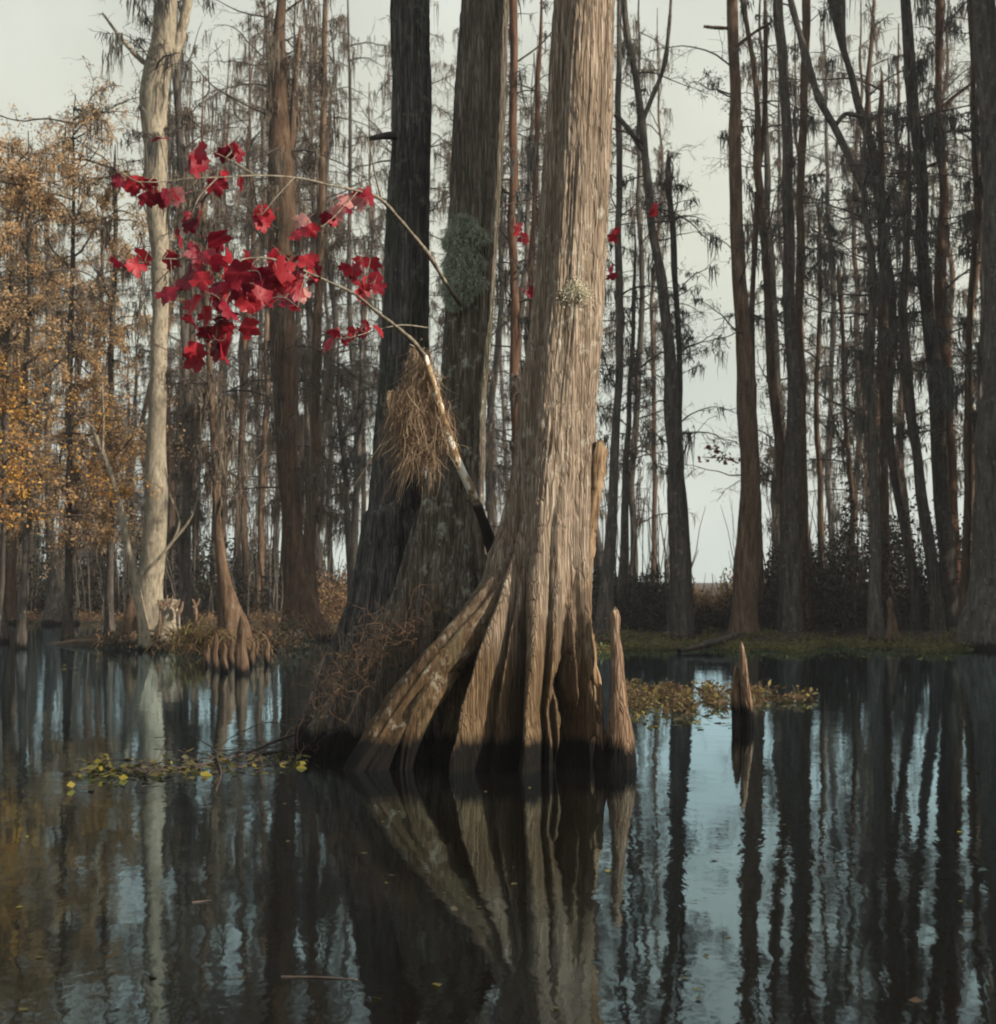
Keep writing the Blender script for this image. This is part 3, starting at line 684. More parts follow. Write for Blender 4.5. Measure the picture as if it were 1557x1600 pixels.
def upper_branch():
    rng = rs(78); base = px(722, 478, 12.76)
    root = thing('maple_branch', 'upper pale maple branch with red leaves, reaching left out of the grey-green lichen cushion', 'branch', base)
    sp = [spine([(722, 478, 12.76), (704, 452, 12.48), (693, 436, 12.38), (675, 405, 12.2), (648, 370, 11.95), (618, 335, 11.6), (596, 312, 11.2), (560, 298, 10.6), (520, 290, 10.1), (460, 277, 9.6), (400, 274, 9.3), (340, 277, 9.1), (290, 279, 8.95), (255, 284, 8.9), (215, 284, 8.8)], 70, [.026, .022, .02, .017, .013, .010, .008, .006, .003]),
          spine([(596, 312, 11.2), (588, 280, 11.1), (578, 230, 11.0), (575, 215, 11.)], 12, [.012, .008, .006]),
          spine([(400, 274, 9.3), (360, 250, 9.2), (330, 235, 9.1)], 10, [.006, .003]), spine([(340, 277, 9.1), (310, 310, 9.0), (298, 345, 8.9)], 10, [.006, .003]),
          spine([(460, 277, 9.6), (430, 310, 9.4), (410, 335, 9.3)], 10, [.006, .003]), spine([(560, 298, 10.6), (535, 325, 10.3), (500, 355, 10.0), (475, 365, 9.9)], 10, [.006, .003])]
    L = [(245, 220), (308, 238), (296, 252), (318, 246), (290, 262), (362, 228), (352, 236), (372, 236), (180, 278), (192, 286), (228, 290), (212, 296), (240, 298), (225, 306), (262, 300), (250, 306), (270, 312), (236, 284), (212, 280),
         (380, 282), (345, 276), (300, 345), (290, 350), (282, 368), (310, 340), (408, 330), (398, 342), (424, 336), (405, 350), (475, 362), (485, 356), (465, 366), (530, 350), (545, 330), (522, 340), (560, 300), (335, 282), (575, 303)]
    pts = [px(x + rng.normal(0, 2), y - 6, np.interp(x, [180, 340, 460, 560], [8.75, 9.1, 9.6, 10.6]) + rng.normal(0, .1)) for x, y in L]
    mb = MB(); branch_net(rng, sp, pts, mb)
    br = part('branch', mb, MAT['maple_bark'], root)
    for P in pts: hang_leaf(rng, root, br, P, rng.uniform(.08, .145))
    for x, y in ((288, 302), (555, 305), (548, 312), (522, 322), (482, 340), (560, 318)):
        hang_leaf(rng, root, br, px(x, y, np.interp(x, [280, 560], [8.9, 10.6])), .13, True)['label'] = 'red maple leaf painted pale for sun shining through'
upper_branch()

def back_twig():
    rng = rs(79); base = px(770, 322, 14.6)
    root = thing('maple_branch', 'thin maple twig with scattered red leaves passing behind the sunlit trunk', 'branch', base)
    sp = [spine([(770, 322, 14.6), (800, 318, 14.7), (850, 320, 14.8), (900, 335, 15), (960, 345, 15), (1020, 328, 15.1)], 24, [.009, .006, .004]),
          spine([(800, 318, 14.7), (815, 370, 14.7), (830, 440, 14.7)], 12, [.006, .003]), spine([(900, 335, 15), (935, 380, 15), (958, 425, 15)], 10, [.006, .003])]
    L = [(776, 312), (768, 322), (805, 355), (812, 360), (826, 375), (825, 448), (819, 458), (832, 452), (960, 362), (963, 372), (958, 422), (955, 432), (1020, 326), (1024, 332), (792, 326)]
    pts = [px(x, y - 5, 14.75 if x < 900 else 15.) for x, y in L]
    mb = MB(); branch_net(rng, sp, pts, mb, .003); br = part('branch', mb, MAT['twig'], root)
    for P in pts: hang_leaf(rng, root, br, P, rng.uniform(.09, .13))
back_twig()

# ------------------------------------------------------------------ traced trees of the far shore
def trunk_mesh(path, sides=16, seed=0, flare=True, rough=.09):
    """path (n,4): x y z radius, from the foot up"""
    n = len(path); rng = rs(seed); mb = MB()
    th = np.arange(sides) * 2 * pi / sides
    k = 1 + rough * vnoise(np.tile(th / (2 * pi) * 5, (n, 1)), np.tile(path[:, 2:3] * 1.6, (1, sides)), seed, 5)
    z = path[:, 2:3]
    fl = np.clip(1 - z / 1.6, 0, 1)**2 if flare else 0 * z
    lob = 1 + fl * .22 * np.cos(th * 5 + rng.uniform(0, 6))[None] + fl * .15 * np.cos(th * 3 + rng.uniform(0, 6))[None]
    R = path[:, 3:4] * k * lob
    V = np.stack([path[:, 0:1] + R * np.cos(th), path[:, 1:2] + R * np.sin(th), np.repeat(z, sides, 1)], -1)
    i = np.arange(n - 1)[:, None] * sides; j = np.arange(sides)[None]; j2 = (j + 1) % sides
    mb.add(V, np.stack([i + j, i + j2, i + sides + j2, i + sides + j], -1))
    return mb

def far_tree(name, label, D, pts, mat='grey_bark', seed=0, top=20., flare=1.6, cr={}, limbs=(), leafmat_='brown_leaf', mossmat='moss', group=None, cat='tree'):
    """pts (x,y,width_px) from the top down or the foot up"""
    pts = sorted(pts, key=lambda r: r[1])             # top first
    m = D / F
    P = np.array([[*px(x, y, D), w_ * m / 2] for x, y, w_ in pts])[::-1]
    foot = P[0].copy(); g = float(ground_z(np.array(foot[0]), np.array(D))); fz = max(g, 0.) - .25
    ex = []
    if foot[2] > fz + .1: ex = [[foot[0] + .0, foot[1], fz, foot[3] * flare]]
    tp = P[-1]; sl = (P[-1] - P[-2]) / max(.5, P[-1][2] - P[-2][2])
    up = []
    if tp[2] < top:
        h = top - tp[2]; up = [[tp[0] + sl[0] * h * .3, D, tp[2] + h * .5, tp[3] * .6], [tp[0] + sl[0] * h * .4, D, top, .012]]
    path = smoothpath(np.array(ex + P.tolist() + up), max(50, int(len(P) * 7)))
    path[:, 3] = np.maximum(path[:, 3], .012)
    rng = rs(seed + 500)
    path[:, 0] += .035 * vnoise(path[:, 2] * .9, path[:, 2] * 0 + seed, seed + 3); path[:, 1] += .1 * vnoise(path[:, 2] * .5, path[:, 2] * 0 + seed, seed + 4)
    root = thing(name, label, cat, (path[0, 0], D, max(g, 0.)), group)
    part('trunk', trunk_mesh(path, 16, seed + 7), MAT[mat], root)
    ax = taxis(path)
    for rows in limbs:
        q = smoothpath([px(r[0], r[1], D + (r[3] if len(r) > 3 else 0)) for r in rows], 24)
        rr = np.interp(np.linspace(0, 1, 24), np.linspace(0, 1, len(rows)), [r[2] * m / 2 for r in rows])
        mb = MB(); tubes(mb, q[None], (rr * (1 + .1 * rng.normal(0, 1, 24)))[None], 8); part('limb', mb, MAT[mat], root)
    kw = dict(zlo=2.5, zhi=top - .5, n1=34, L1=1.8, mosses=60, leaves=0); kw.update(cr)
    tw, ms, lf = crown(rs(seed + 900), ax, **kw)
    if 0 < kw['mosses'] < 130:
        nq = [sum(map(len, b.Q)) for b in (tw, ms)]; tw.add(np.concatenate(ms.V), np.concatenate([q for q in ms.Q]))
        o = part('crown', tw, MAT['twig'], root); o.data.materials.append(MAT[mossmat])
        mi = np.zeros(len(o.data.polygons), np.int32); mi[nq[0]:nq[0] + nq[1]] = 1; o.data.polygons.foreach_set('material_index', mi)
    else: part('crown', tw, MAT['twig'], root); part('moss', ms, MAT[mossmat], root)
    part('leaves', lf, MAT[leafmat_], root)
    return root

# left of the trio
far_tree('cypress_tree', 'pale cream cypress trunk forked near the top, lit by the sun on the left shore', 33,
    [(258, -60, 30), (262, 0, 36), (258, 60, 40), (247, 100, 46), (240, 135, 44), (238, 170, 42), (243, 230, 38), (244, 280, 35), (246, 340, 32), (248, 430, 28), (250, 520, 26), (249, 620, 28), (246, 700, 33), (243, 780, 36), (238, 860, 38), (233, 930, 42), (231, 985, 52)],
    'pale_bark', 1, 17, 1.2, dict(zlo=9, zhi=16.5, n1=40, L1=2.2, mosses=110, moss_len=.9),
    [[(252, 125, 26), (268, 92, 20), (282, 55, 17), (290, 20, 15), (300, -40, 10)], [(240, 110, 10), (215, 88, 8), (190, 60, 6), (160, 20, 4)]])
far_tree('leaning_maple', 'thin pale leaning maple crossing in front of the cream trunk, with orange leaves', 31,
    [(118, 652, 3), (128, 656, 5), (140, 662, 7), (150, 682, 8), (165, 722, 9), (180, 772, 10), (195, 830, 11), (208, 880, 12), (218, 930, 14), (226, 985, 17)],
    'pale_bark', 2, 5.2, 1.3, dict(zlo=3.2, zhi=5.1, n1=16, L1=1.3, mosses=0, leaves=900, leaf_size=.075, elev=(-5, 60), moss_len=.3), [[(222, 897, 7), (245, 876, 6), (270, 846, 5), (300, 806, 3), (312, 765, 2)], [(270, 846, 4), (280, 820, 3), (265, 770, 2), (258, 730, 1.5)], [(160, 710, 4), (162, 660, 3), (160, 600, 2)]], 'gold_leaf')
far_tree('cypress_tree', 'big dark brown cypress with a mossy crown, third trunk left of the trio', 37,
    [(440, -60, 10), (440, 0, 15), (438, 60, 20), (437, 150, 27), (439, 230, 36), (441, 300, 42), (440, 400, 42), (443, 520, 38), (447, 620, 35), (450, 720, 32), (455, 800, 33), (460, 880, 38), (468, 940, 52), (474, 1000, 84)],
    'brown_bark', 3, 17, 1.1, dict(zlo=3.5, zhi=16, n1=70, L1=2.6, leaves=3500, leaf_size=.05, mosses=260, moss_len=1.1), [[(452, 250, 12), (458, 190, 10), (462, 120, 8), (470, 40, 6)]], mossmat='tawny_moss')
far_tree('cypress_tree', 'straight slim brown cypress just right of the big dark brown one', 40,
    [(510, 0, 7), (507, 150, 10), (503, 300, 13), (500, 450, 14), (495, 600, 15), (490, 740, 17), (484, 860, 23), (482, 960, 38)], 'brown_bark', 4, 19, 1.2, dict(zlo=3, n1=60, L1=2.2, leaves=3500, leaf_size=.05, mosses=200, moss_len=1.), mossmat='tawny_moss')
far_tree('cypress_tree', 'thin brown cypress with a cone-shaped foot between the stump and the knees', 30,
    [(318, 400, 8), (322, 500, 9), (330, 640, 11), (338, 760, 13), (345, 860, 17), (352, 920, 26), (362, 985, 52), (364, 1010, 62)], 'brown_bark', 5, 12, 1.1, dict(zlo=3, n1=40, L1=1.6, leaves=3500, leaf_size=.05, mosses=160, moss_len=.9), mossmat='tawny_moss')
far_tree('cypress_tree', 'faint grey trunk standing just right of the cream one', 45,
    [(278, 100, 11), (280, 200, 12), (282, 400, 12), (290, 600, 13), (292, 760, 14), (290, 880, 17), (288, 960, 24)], 'grey_bark', 6, 19, 1.3, dict(zlo=3, n1=60, L1=2.4, leaves=3500, leaf_size=.05, mosses=260, moss_len=1.1), mossmat='tawny_moss')
far_tree('cypress_tree', 'brown trunk at the very left edge of the picture', 50, [(34, 420, 10), (28, 560, 12), (22, 700, 15), (18, 850, 19), (16, 965, 26)], 'brown_bark', 7, 13, 1.3, dict(zlo=3, n1=50, L1=2.2, mosses=200, leaves=2500, leaf_size=.06, moss_len=1.), mossmat='tawny_moss', leafmat_='rust_leaf')
far_tree('cypress_tree', 'trunk with a pale sunlit flared foot near the left edge', 49, [(72, 330, 8), (75, 480, 9), (76, 640, 10), (77, 760, 12), (80, 880, 19), (86, 940, 32), (88, 962, 44)], 'grey_bark', 8, 13.5, 1.2, dict(zlo=3, n1=50, L1=2.2, mosses=200, leaves=2500, leaf_size=.06, moss_len=1.), mossmat='tawny_moss', leafmat_='rust_leaf')
for k, (x, top, D, lab) in enumerate(((40, 11.4, 32, 'rust-leaved young cypress filling the left edge'), (110, 12.9, 34, 'rust-leaved young cypress left of the cream trunk, with a pointed ginger top'), (175, 12.0, 35, 'rust-leaved young cypress right beside the cream trunk'), (8, 12.0, 35, 'ginger-leaved cypress cut by the left edge of the picture'))):
    far_tree('young_cypress', lab, D, [(x + 6, 250, 4), (x + 4, 420, 7), (x - 2, 600, 9), (x, 760, 10), (x - 3, 900, 12), (x - 4, 960, 15)], 'grey_bark', 20 + k, top, 1.4,
             dict(zlo=2.4, zhi=top - .05, n1=80, L1=2.2, mosses=90, elev=(0, 60), leaves=16000, leaf_size=.072, moss_len=.9, moss_n=9, fan=(6, 5), droop=.8), mossmat='tawny_moss', leafmat_='rust_leaf', group='rust-leaved young cypresses on the left shore')
far_tree('gold_maple', 'small maple with bright yellow-orange leaves low at the left edge', 27, [(10, 600, 4), (6, 760, 6), (2, 900, 8), (-4, 1000, 10)], 'grey_bark', 31, 5.6, 1.3, dict(zlo=2.6, zhi=5.5, n1=44, L1=1.5, mosses=0, leaves=2300, leaf_size=.08, elev=(-10, 40)), leafmat_='gold_leaf')
far_tree('slim_tree', 'slim forked sapling against the bright gap left of the trio', 44, [(528, 560, 5), (530, 640, 7), (538, 740, 8), (546, 870, 11), (548, 960, 13)], 'grey_bark', 32, 9, 1.2, dict(zlo=3, n1=40, L1=1.8, mosses=120), [[(538, 740, 6), (558, 690, 5), (572, 620, 4)]])
far_tree('slim_tree', 'slim grey tree close to the left side of the trio', 46, [(566, 500, 6), (562, 640, 8), (556, 760, 9), (552, 880, 12), (555, 960, 14)], 'grey_bark', 33, 12, 1.2, dict(zlo=4, n1=40, L1=1.8, mosses=120))
far_tree('cypress_tree', 'reddish-brown straight trunk seen between the middle and the sunlit trunks', 30, [(803, -40, 13), (803, 120, 13), (802, 250, 13), (801, 400, 14), (803, 520, 15), (806, 640, 16), (808, 760, 19), (812, 900, 26)], 'red_bark', 34, 18, 1.3, dict(zlo=3.5, n1=40, L1=1.9, mosses=100))
far_tree('slim_tree', 'thin reddish trunk hidden partly by the left side of the sunlit cypress', 34, [(845, 60, 6), (836, 250, 8), (832, 380, 8), (828, 520, 9), (826, 700, 10), (824, 900, 12)], 'red_bark', 35, 16, 1.3, dict(zlo=3.5, n1=34, L1=1.6, mosses=70))
# right of the trio
far_tree('slim_tree', 'dark slim trunk touching the right side of the sunlit cypress', 36, [(967, 60, 8), (966, 170, 10), (966, 300, 10), (967, 430, 12), (968, 560, 12), (962, 700, 14), (952, 860, 19), (948, 960, 28)], 'grey_bark', 40, 18, 1.3, dict(zlo=4, leaves=900, leaf_size=.055, n1=20, L1=2.17, mosses=49))
far_tree('slim_tree', 'slim trunk with a dark foot in the gap right of the sunlit cypress', 38, [(992, 420, 5), (986, 560, 7), (979, 720, 10), (975, 880, 15), (972, 960, 20)], 'grey_bark', 41, 11, 1.3, dict(zlo=4, leaves=900, leaf_size=.055, n1=18, L1=2.17, mosses=44))
far_tree('cypress_tree', 'grey leaning cypress with forked upper limbs left of the bright sky gap', 35,
    [(974, -40, 9), (978, 30, 10), (990, 100, 11), (1001, 180, 12), (1012, 290, 13), (1020, 360, 14), (1036, 460, 16), (1046, 540, 19), (1052, 640, 24), (1055, 720, 25), (1058, 800, 27), (1064, 900, 32), (1066, 985, 40)], 'grey_bark', 42, 17, 1.2, dict(zlo=4, leaves=900, leaf_size=.055, n1=30, L1=2.33, mosses=49),
    [[(1002, 195, 8), (1020, 150, 8), (1036, 110, 8), (1046, 40, 6), (1050, -20, 4)], [(1004, 235, 9), (985, 205, 8), (962, 178, 8)]])
far_tree('slim_tree', 'short dark bole with feathery sprays rising beside the leaning grey cypress', 36, [(1044, 250, 7), (1048, 330, 9), (1052, 400, 10), (1062, 500, 9), (1065, 600, 9), (1064, 700, 10), (1072, 860, 13), (1076, 960, 16)], 'grey_bark', 43, 12.2, 1.2, dict(zlo=6.5, zhi=12, n1=27, L1=1.55, mosses=49, moss_len=.5, elev=(20, 70), leaves=500, leaf_size=.05), leafmat_='brown_leaf')
far_tree('cypress_tree', 'tall straight grey-brown cypress on the right edge of the bright sky gap', 35,
    [(1143, -40, 17), (1144, 0, 18), (1147, 120, 18), (1149, 200, 19), (1153, 337, 21), (1159, 506, 24), (1165, 600, 27), (1169, 660, 30), (1171, 740, 30), (1170, 830, 33), (1166, 900, 39), (1162, 985, 48)], 'brown_bark', 44, 18, 1.1, dict(zlo=7, leaves=900, leaf_size=.055, n1=14, L1=2.02, mosses=22),
    [[(1143, 44, 6), (1120, 43, 6), (1100, 41, 5)], [(1154, 70, 6), (1180, 50, 5), (1205, 35, 5)]])
far_tree('slim_tree', 'thin forked trunk between the gap-side cypress and the dark twin trunks', 37,
    [(1160, -20, 6), (1170, 40, 8), (1177, 100, 8), (1182, 200, 10), (1183, 270, 14), (1188, 330, 12), (1194, 400, 11), (1201, 506, 12), (1210, 620, 14), (1222, 720, 16), (1230, 860, 18), (1234, 960, 22)], 'brown_bark', 45, 17, 1.2, dict(zlo=7, leaves=900, leaf_size=.055, n1=15, L1=1.86, mosses=27),
    [[(1184, 300, 10), (1179, 400, 9), (1175, 500, 9), (1180, 640, 9), (1186, 800, 10), (1190, 960, 14)], [(1186, 265, 8), (1194, 200, 8), (1197, 120, 7), (1196, 0, 6)]])
far_tree('cypress_tree', 'dark straight trunk, left one of the close pair right of the gap-side cypress', 36,
    [(1216, -40, 15), (1217, 0, 16), (1223, 100, 16), (1228, 200, 17), (1232, 337, 17), (1236, 506, 20), (1241, 640, 22), (1238, 740, 26), (1236, 860, 30), (1236, 980, 40)], 'grey_bark', 46, 18, 1.1, dict(zlo=7, leaves=900, leaf_size=.055, n1=18, L1=2.17, mosses=33))
far_tree('cypress_tree', 'paler straight trunk, right one of the close pair right of the gap-side cypress', 37,
    [(1262, -40, 12), (1260, 0, 13), (1256, 140, 13), (1254, 240, 13), (1251, 337, 12), (1249, 440, 13), (1252, 600, 15), (1254, 760, 17), (1256, 880, 20), (1258, 985, 28)], 'brown_bark', 47, 18, 1.1, dict(zlo=7, leaves=900, leaf_size=.055, n1=18, L1=2.48, mosses=38))
far_tree('leaning_tree', 'dark tree with a long limb slanting steeply up to the left across the right half', 34,
    [(1351, 290, 10), (1351, 340, 10), (1357, 380, 10), (1363, 430, 11), (1362, 540, 12), (1363, 700, 13), (1366, 800, 15), (1370, 900, 19), (1372, 985, 24)], 'grey_bark', 48, 12.5, 1.2, dict(zlo=4.5, leaves=900, leaf_size=.055, n1=24, L1=2.17, mosses=60),
    [[(1351, 300, 10), (1327, 246, 11), (1304, 197, 11), (1283, 160, 12), (1266, 110, 12), (1252, 60, 11), (1236, 0, 10), (1226, -50, 8)], [(1306, 196, 8), (1322, 178, 8), (1345, 182, 7), (1370, 185, 5)], [(1363, 400, 6), (1380, 370, 6), (1410, 325, 5), (1422, 300, 4)]])
far_tree('leaning_tree', 'long bowed trunk leaning left at the top behind the slanting limb', 36,
    [(1306, -30, 26), (1312, 30, 20), (1317, 70, 12), (1337, 135, 12), (1344, 165, 13), (1364, 236, 13), (1375, 300, 13), (1381, 370, 14), (1393, 440, 14), (1398, 520, 14), (1391, 620, 12), (1394, 720, 12), (1411, 820, 13), (1425, 910, 15), (1432, 985, 19)], 'grey_bark', 49, 17, 1.2, dict(zlo=5, leaves=900, leaf_size=.055, n1=30, L1=2.33, mosses=88, moss_len=.9))
far_tree('slim_tree', 'upright dark trunk crossing the bowed one in the right half', 38,
    [(1378, 150, 8), (1379, 260, 10), (1378, 360, 11), (1380, 480, 12), (1384, 620, 14), (1383, 760, 16), (1380, 900, 20), (1378, 985, 26)], 'brown_bark', 50, 15, 1.2, dict(zlo=4, leaves=900, leaf_size=.055, n1=26, L1=2.63, mosses=82))
far_tree('leaning_tree', 'pale slanting trunk with greenish bark right of the shrub patch', 35,
    [(1418, 300, 9), (1416, 400, 10), (1412, 500, 14), (1417, 560, 17), (1424, 640, 16), (1434, 720, 16), (1448, 820, 19), (1458, 900, 20), (1464, 985, 24)], 'pale_bark' if 0 else 'grey_bark', 51, 13, 1.2, dict(zlo=5, leaves=900, leaf_size=.055, n1=24, L1=2.33, mosses=66))
far_tree('cypress_tree', 'knotty upright trunk with a dense moss tuft high on it, third from the right edge', 36,
    [(1416, -40, 15), (1417, 0, 16), (1425, 100, 18), (1431, 200, 19), (1440, 300, 19), (1444, 400, 20), (1452, 500, 22), (1462, 600, 24), (1468, 700, 25), (1474, 800, 26), (1480, 900, 28), (1484, 985, 36)], 'grey_bark', 52, 18, 1.1, dict(zlo=6, leaves=900, leaf_size=.055, n1=36, L1=2.63, mosses=143, moss_len=.9))
far_tree('cypress_tree', 'rusty orange-brown upright trunk, second from the right edge', 37,
    [(1467, -40, 11), (1467, 0, 12), (1466, 100, 11), (1471, 200, 12), (1473, 300, 15), (1471, 400, 18), (1472, 500, 19), (1478, 600, 18), (1486, 720, 18), (1492, 850, 20), (1496, 985, 28)], 'red_bark', 53, 18, 1.1, dict(zlo=6, leaves=900, leaf_size=.055, n1=30, L1=2.48, mosses=88),
    [[(1474, 250, 5), (1450, 260, 5), (1420, 268, 4), (1390, 272, 3)], [(1476, 205, 5), (1510, 204, 5), (1535, 203, 4)], [(1436, 195, 7), (1470, 170, 7), (1495, 148, 6), (1522, 128, 4)]])
far_tree('cypress_tree', 'broad dark mossy trunk cut by the right edge of the picture', 32,
    [(1534, -40, 34), (1538, 40, 36), (1545, 150, 34), (1552, 260, 38), (1556, 400, 42), (1556, 560, 44), (1553, 680, 52), (1551, 800, 58), (1549, 900, 66), (1545, 1000, 100)], 'grey_bark', 54, 18, 1.1, dict(zlo=5, leaves=900, leaf_size=.055, n1=24, L1=2.48, mosses=82))
far_tree('slim_tree', 'thin wavy stem hugging the left side of the broad trunk at the right edge', 33,
    [(1516, -20, 7), (1520, 100, 8), (1521, 200, 8), (1523, 330, 9), (1518, 450, 9), (1514, 600, 10), (1512, 760, 11), (1508, 900, 14), (1506, 985, 18)], 'brown_bark', 55, 17, 1.2, dict(zlo=5, leaves=900, leaf_size=.055, n1=24, L1=2.17, mosses=77))
far_tree('slim_tree', 'slight crooked sapling in the middle of the bright patch right of the twin trunks', 40,
    [(1278, 325, 5), (1282, 400, 6), (1279, 500, 7), (1277, 620, 8), (1282, 760, 9), (1284, 880, 12), (1286, 975, 14)], 'brown_bark', 56, 11.5, 1.2, dict(zlo=4, n1=24, L1=2.17, mosses=49, leaves=500, leaf_size=.05), leafmat_='scrub')
far_tree('slim_tree', 'thin sapling with sparse tan leaves between the crooked sapling and the slanting limb', 39,
    [(1312, 420, 5), (1316, 500, 6), (1320, 620, 7), (1330, 740, 8), (1334, 880, 10), (1336, 975, 13)], 'brown_bark', 57, 10, 1.2, dict(zlo=4, n1=26, L1=2.33, mosses=49, leaves=600, leaf_size=.05), leafmat_='scrub')

# ------------------------------------------------------------------ slender trees deeper in the swamp, copies of a few
def deep_trees():
    protos = []
    for s, (mat, n1, mo) in enumerate((('grey_bark', 70, 300), ('brown_bark', 80, 380), ('grey_bark', 60, 240), ('brown_bark', 75, 320))):
        rng = rs(600 + s); z = np.linspace(-.3, 20, 60)
        x = .35 * vnoise(z * .22, z * 0 + .5, 700 + s) + .12 * vnoise(z * .8, z * 0 + .5, 720 + s); y = .3 * vnoise(z * .2, z * 0 + 4, 740 + s)
        r = np.interp(z, [-.3, 0, .8, 2, 8, 16, 20], [.36, .3, .19, .145, .12, .07, .02])
        path = np.stack([x - x[0], y - y[0], z, r], -1); root_mb = trunk_mesh(path, 10, 800 + s)
        tw, ms, lf = crown(rs(820 + s), taxis(path), 2.5, 19, n1, 2.4, int(mo * .6), 2200, .9, fan=(6, 5), moss_n=8, leaf_size=.05)
        protos.append([('trunk', root_mb.mesh('trunk', MAT[mat])), ('crown', tw.mesh('crown', MAT['twig'])), ('moss', ms.mesh('moss', MAT['tawny_moss'])), ('leaves', lf.mesh('leaves', MAT['brown_leaf']))])
    rng = rs(911)
    spots = []
    for x in np.r_[np.arange(-40, 590, 15), np.arange(590, 960, 19)]:
        spots.append((x + rng.uniform(-9, 9), rng.uniform(54, 92)))
    for x in np.arange(1200, 1620, 33): spots.append((x + rng.uniform(-9, 9), rng.uniform(44, 85)))
    for x in (985, 1022): spots.append((x, rng.uniform(55, 80)))
    for x, D in spots:
        if 525 < x < 580 and rng.random() < .8: continue
        if 82 < x < 100: continue
        right = x > 900
        lab = ('slender moss-hung trunk among many deep in the woods behind the right shore' if right else 'slender moss-hung trunk among many deep in the woods behind the left shore')
        X = (x - 778.5) / F * D; g = float(ground_z(np.array(X), np.array(D)))
        k = rng.integers(0, 4)
        root = thing('slender_tree', lab, 'tree', (X, D, g), 'slender trunks deep in the right woods' if right else 'slender trunks deep in the left woods')
        sc = rng.uniform(1.15, 1.6) * (D / 70 if x > 225 else .62)
        root.rotation_euler = (rng.normal(0, .015), rng.normal(0, .02), rng.uniform(0, 6.28)); root.scale = (rng.uniform(.9, 1.35),) * 2 + (sc,)
        for nm, me in protos[k]: link(nm, me, root)
deep_trees()

# ------------------------------------------------------------------ undergrowth
def undergrowth():
    rng = rs(1000)
    def band(mb, N, xr, hfun, dr, size, thick=1.):
        """leaf masses: clumps over a strip of bank"""
        x = rng.uniform(*xr, N); D = rng.uniform(*dr, N)
        X = (x - 778.5) / F * D; h = hfun(x) * (.55 + .45 * vnoise(x / 17, D * .3, 55)) ; g = ground_z(X, D)
        z = np.maximum(g, 0) + h * rng.uniform(0, 1, N)**1.25
        scatter(mb, rng, np.stack([X, D, z], -1), size, .1, n=4)
    hr = lambda x: np.interp(x, [930, 1060, 1090, 1140, 1160, 1200, 1260, 1330, 1420, 1520, 1600], [1.8, 1.7, .9, .8, 1.3, 2.3, 3.5, 4.2, 4., 3.2, 3.2])
    hl = lambda x: np.interp(x, [-60, 60, 150, 300, 420, 500, 540, 590, 700, 930], [3.6, 4.2, 4.4, 4., 3.2, 1.7, 1.3, 1.6, 1.8, 1.8])
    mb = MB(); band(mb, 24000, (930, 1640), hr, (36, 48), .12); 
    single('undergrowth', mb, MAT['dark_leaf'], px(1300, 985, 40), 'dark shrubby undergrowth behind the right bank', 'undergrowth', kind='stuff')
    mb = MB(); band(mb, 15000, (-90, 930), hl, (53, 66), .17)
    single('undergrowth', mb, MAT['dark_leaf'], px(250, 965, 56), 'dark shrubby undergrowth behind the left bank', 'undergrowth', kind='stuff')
    # dry scrub and reeds glowing in the gap
    mb = MB(); band(mb, 1500, (500, 600), lambda x: 0 * x + 2.1, (50, 56), .12); band(mb, 1400, (1075, 1150), lambda x: 0 * x + 1.5, (37, 46), .1)
    single('dry_scrub', mb, MAT['scrub'], px(540, 950, 53), 'dry tan scrub in the bright gaps at the foot of the woods', 'scrub', kind='stuff')
    # upright thin stems in the thicket
    mb = MB(); n = 900; x = np.where(rng.random(n) < .62, rng.uniform(-40, 600, n), rng.uniform(940, 1600, n)); D = np.where(x < 700, rng.uniform(52, 66, n), rng.uniform(36, 48, n)); X = (x - 778.5) / F * D
    h = np.where(x < 700, rng.uniform(1.5, 6, n), rng.uniform(1, 4.5, n)); h = np.where((x > 1072) & (x < 1142) | (x > 520) & (x < 585), h * .35, h)
    t = np.linspace(0, 1, 6); lean = rng.normal(0, .25, (n, 2))
    P = np.stack([X[:, None] + lean[:, :1] * t**1.5 * h[:, None] * .4 + rng.normal(0, .03, (n, 6)), D[:, None] + lean[:, 1:] * t * .5, np.maximum(ground_z(X, D), 0)[:, None] + h[:, None] * t], -1)
    tubes(mb, P, np.outer(rng.uniform(.015, .04, n), np.linspace(1, .3, 6)), 4)
    single('thicket', mb, MAT['grey_bark'], px(250, 965, 56), 'thicket of thin upright stems along both shores', 'thicket', kind='stuff')
    # green fringe of low plants along the right bank, brown one on the left
    mb = MB(); N = 5200; x = rng.uniform(925, 1640, N); D = rng.uniform(0, 1, N)**1.4; X0 = (x - 778.5) / F
    s = shore(X0 * 33, 33 + 0 * x); D = s - 2.2 + D * 3.6 - .5 * vnoise(x / 40, x * 0, 4)
    C = np.stack([X0 * D, D, np.maximum(ground_z(X0 * D, D), 0) + .01 + .12 * rng.uniform(0, 1, N)**2 * (1 + (rng.random(N) < .05) * 2)], -1)
    scatter(mb, rng, C, .085, .03, flat=.5, n=3)
    single('bank_plants', mb, MAT['bank_leaf'], px(1250, 1005, 32), 'low green fringe of plants along the edge of the right bank', 'bank plants', kind='stuff')
    mb = MB(); N = 1800; x = rng.uniform(-60, 600, N); X0 = (x - 778.5) / F; D = shore(X0 * 50, 50 + 0 * x) - .8 + rng.uniform(0, 1, N) * 2.5
    C = np.stack([X0 * D, D, np.maximum(ground_z(X0 * D, D), 0) + .2 * rng.uniform(0, 1, N)**2], -1)
    scatter(mb, rng, C, .1, .05, n=3); single('bank_plants', mb, MAT['scrub'], px(250, 968, 50), 'brown leaf litter and low plants along the far left bank', 'bank plants', kind='stuff')
undergrowth()

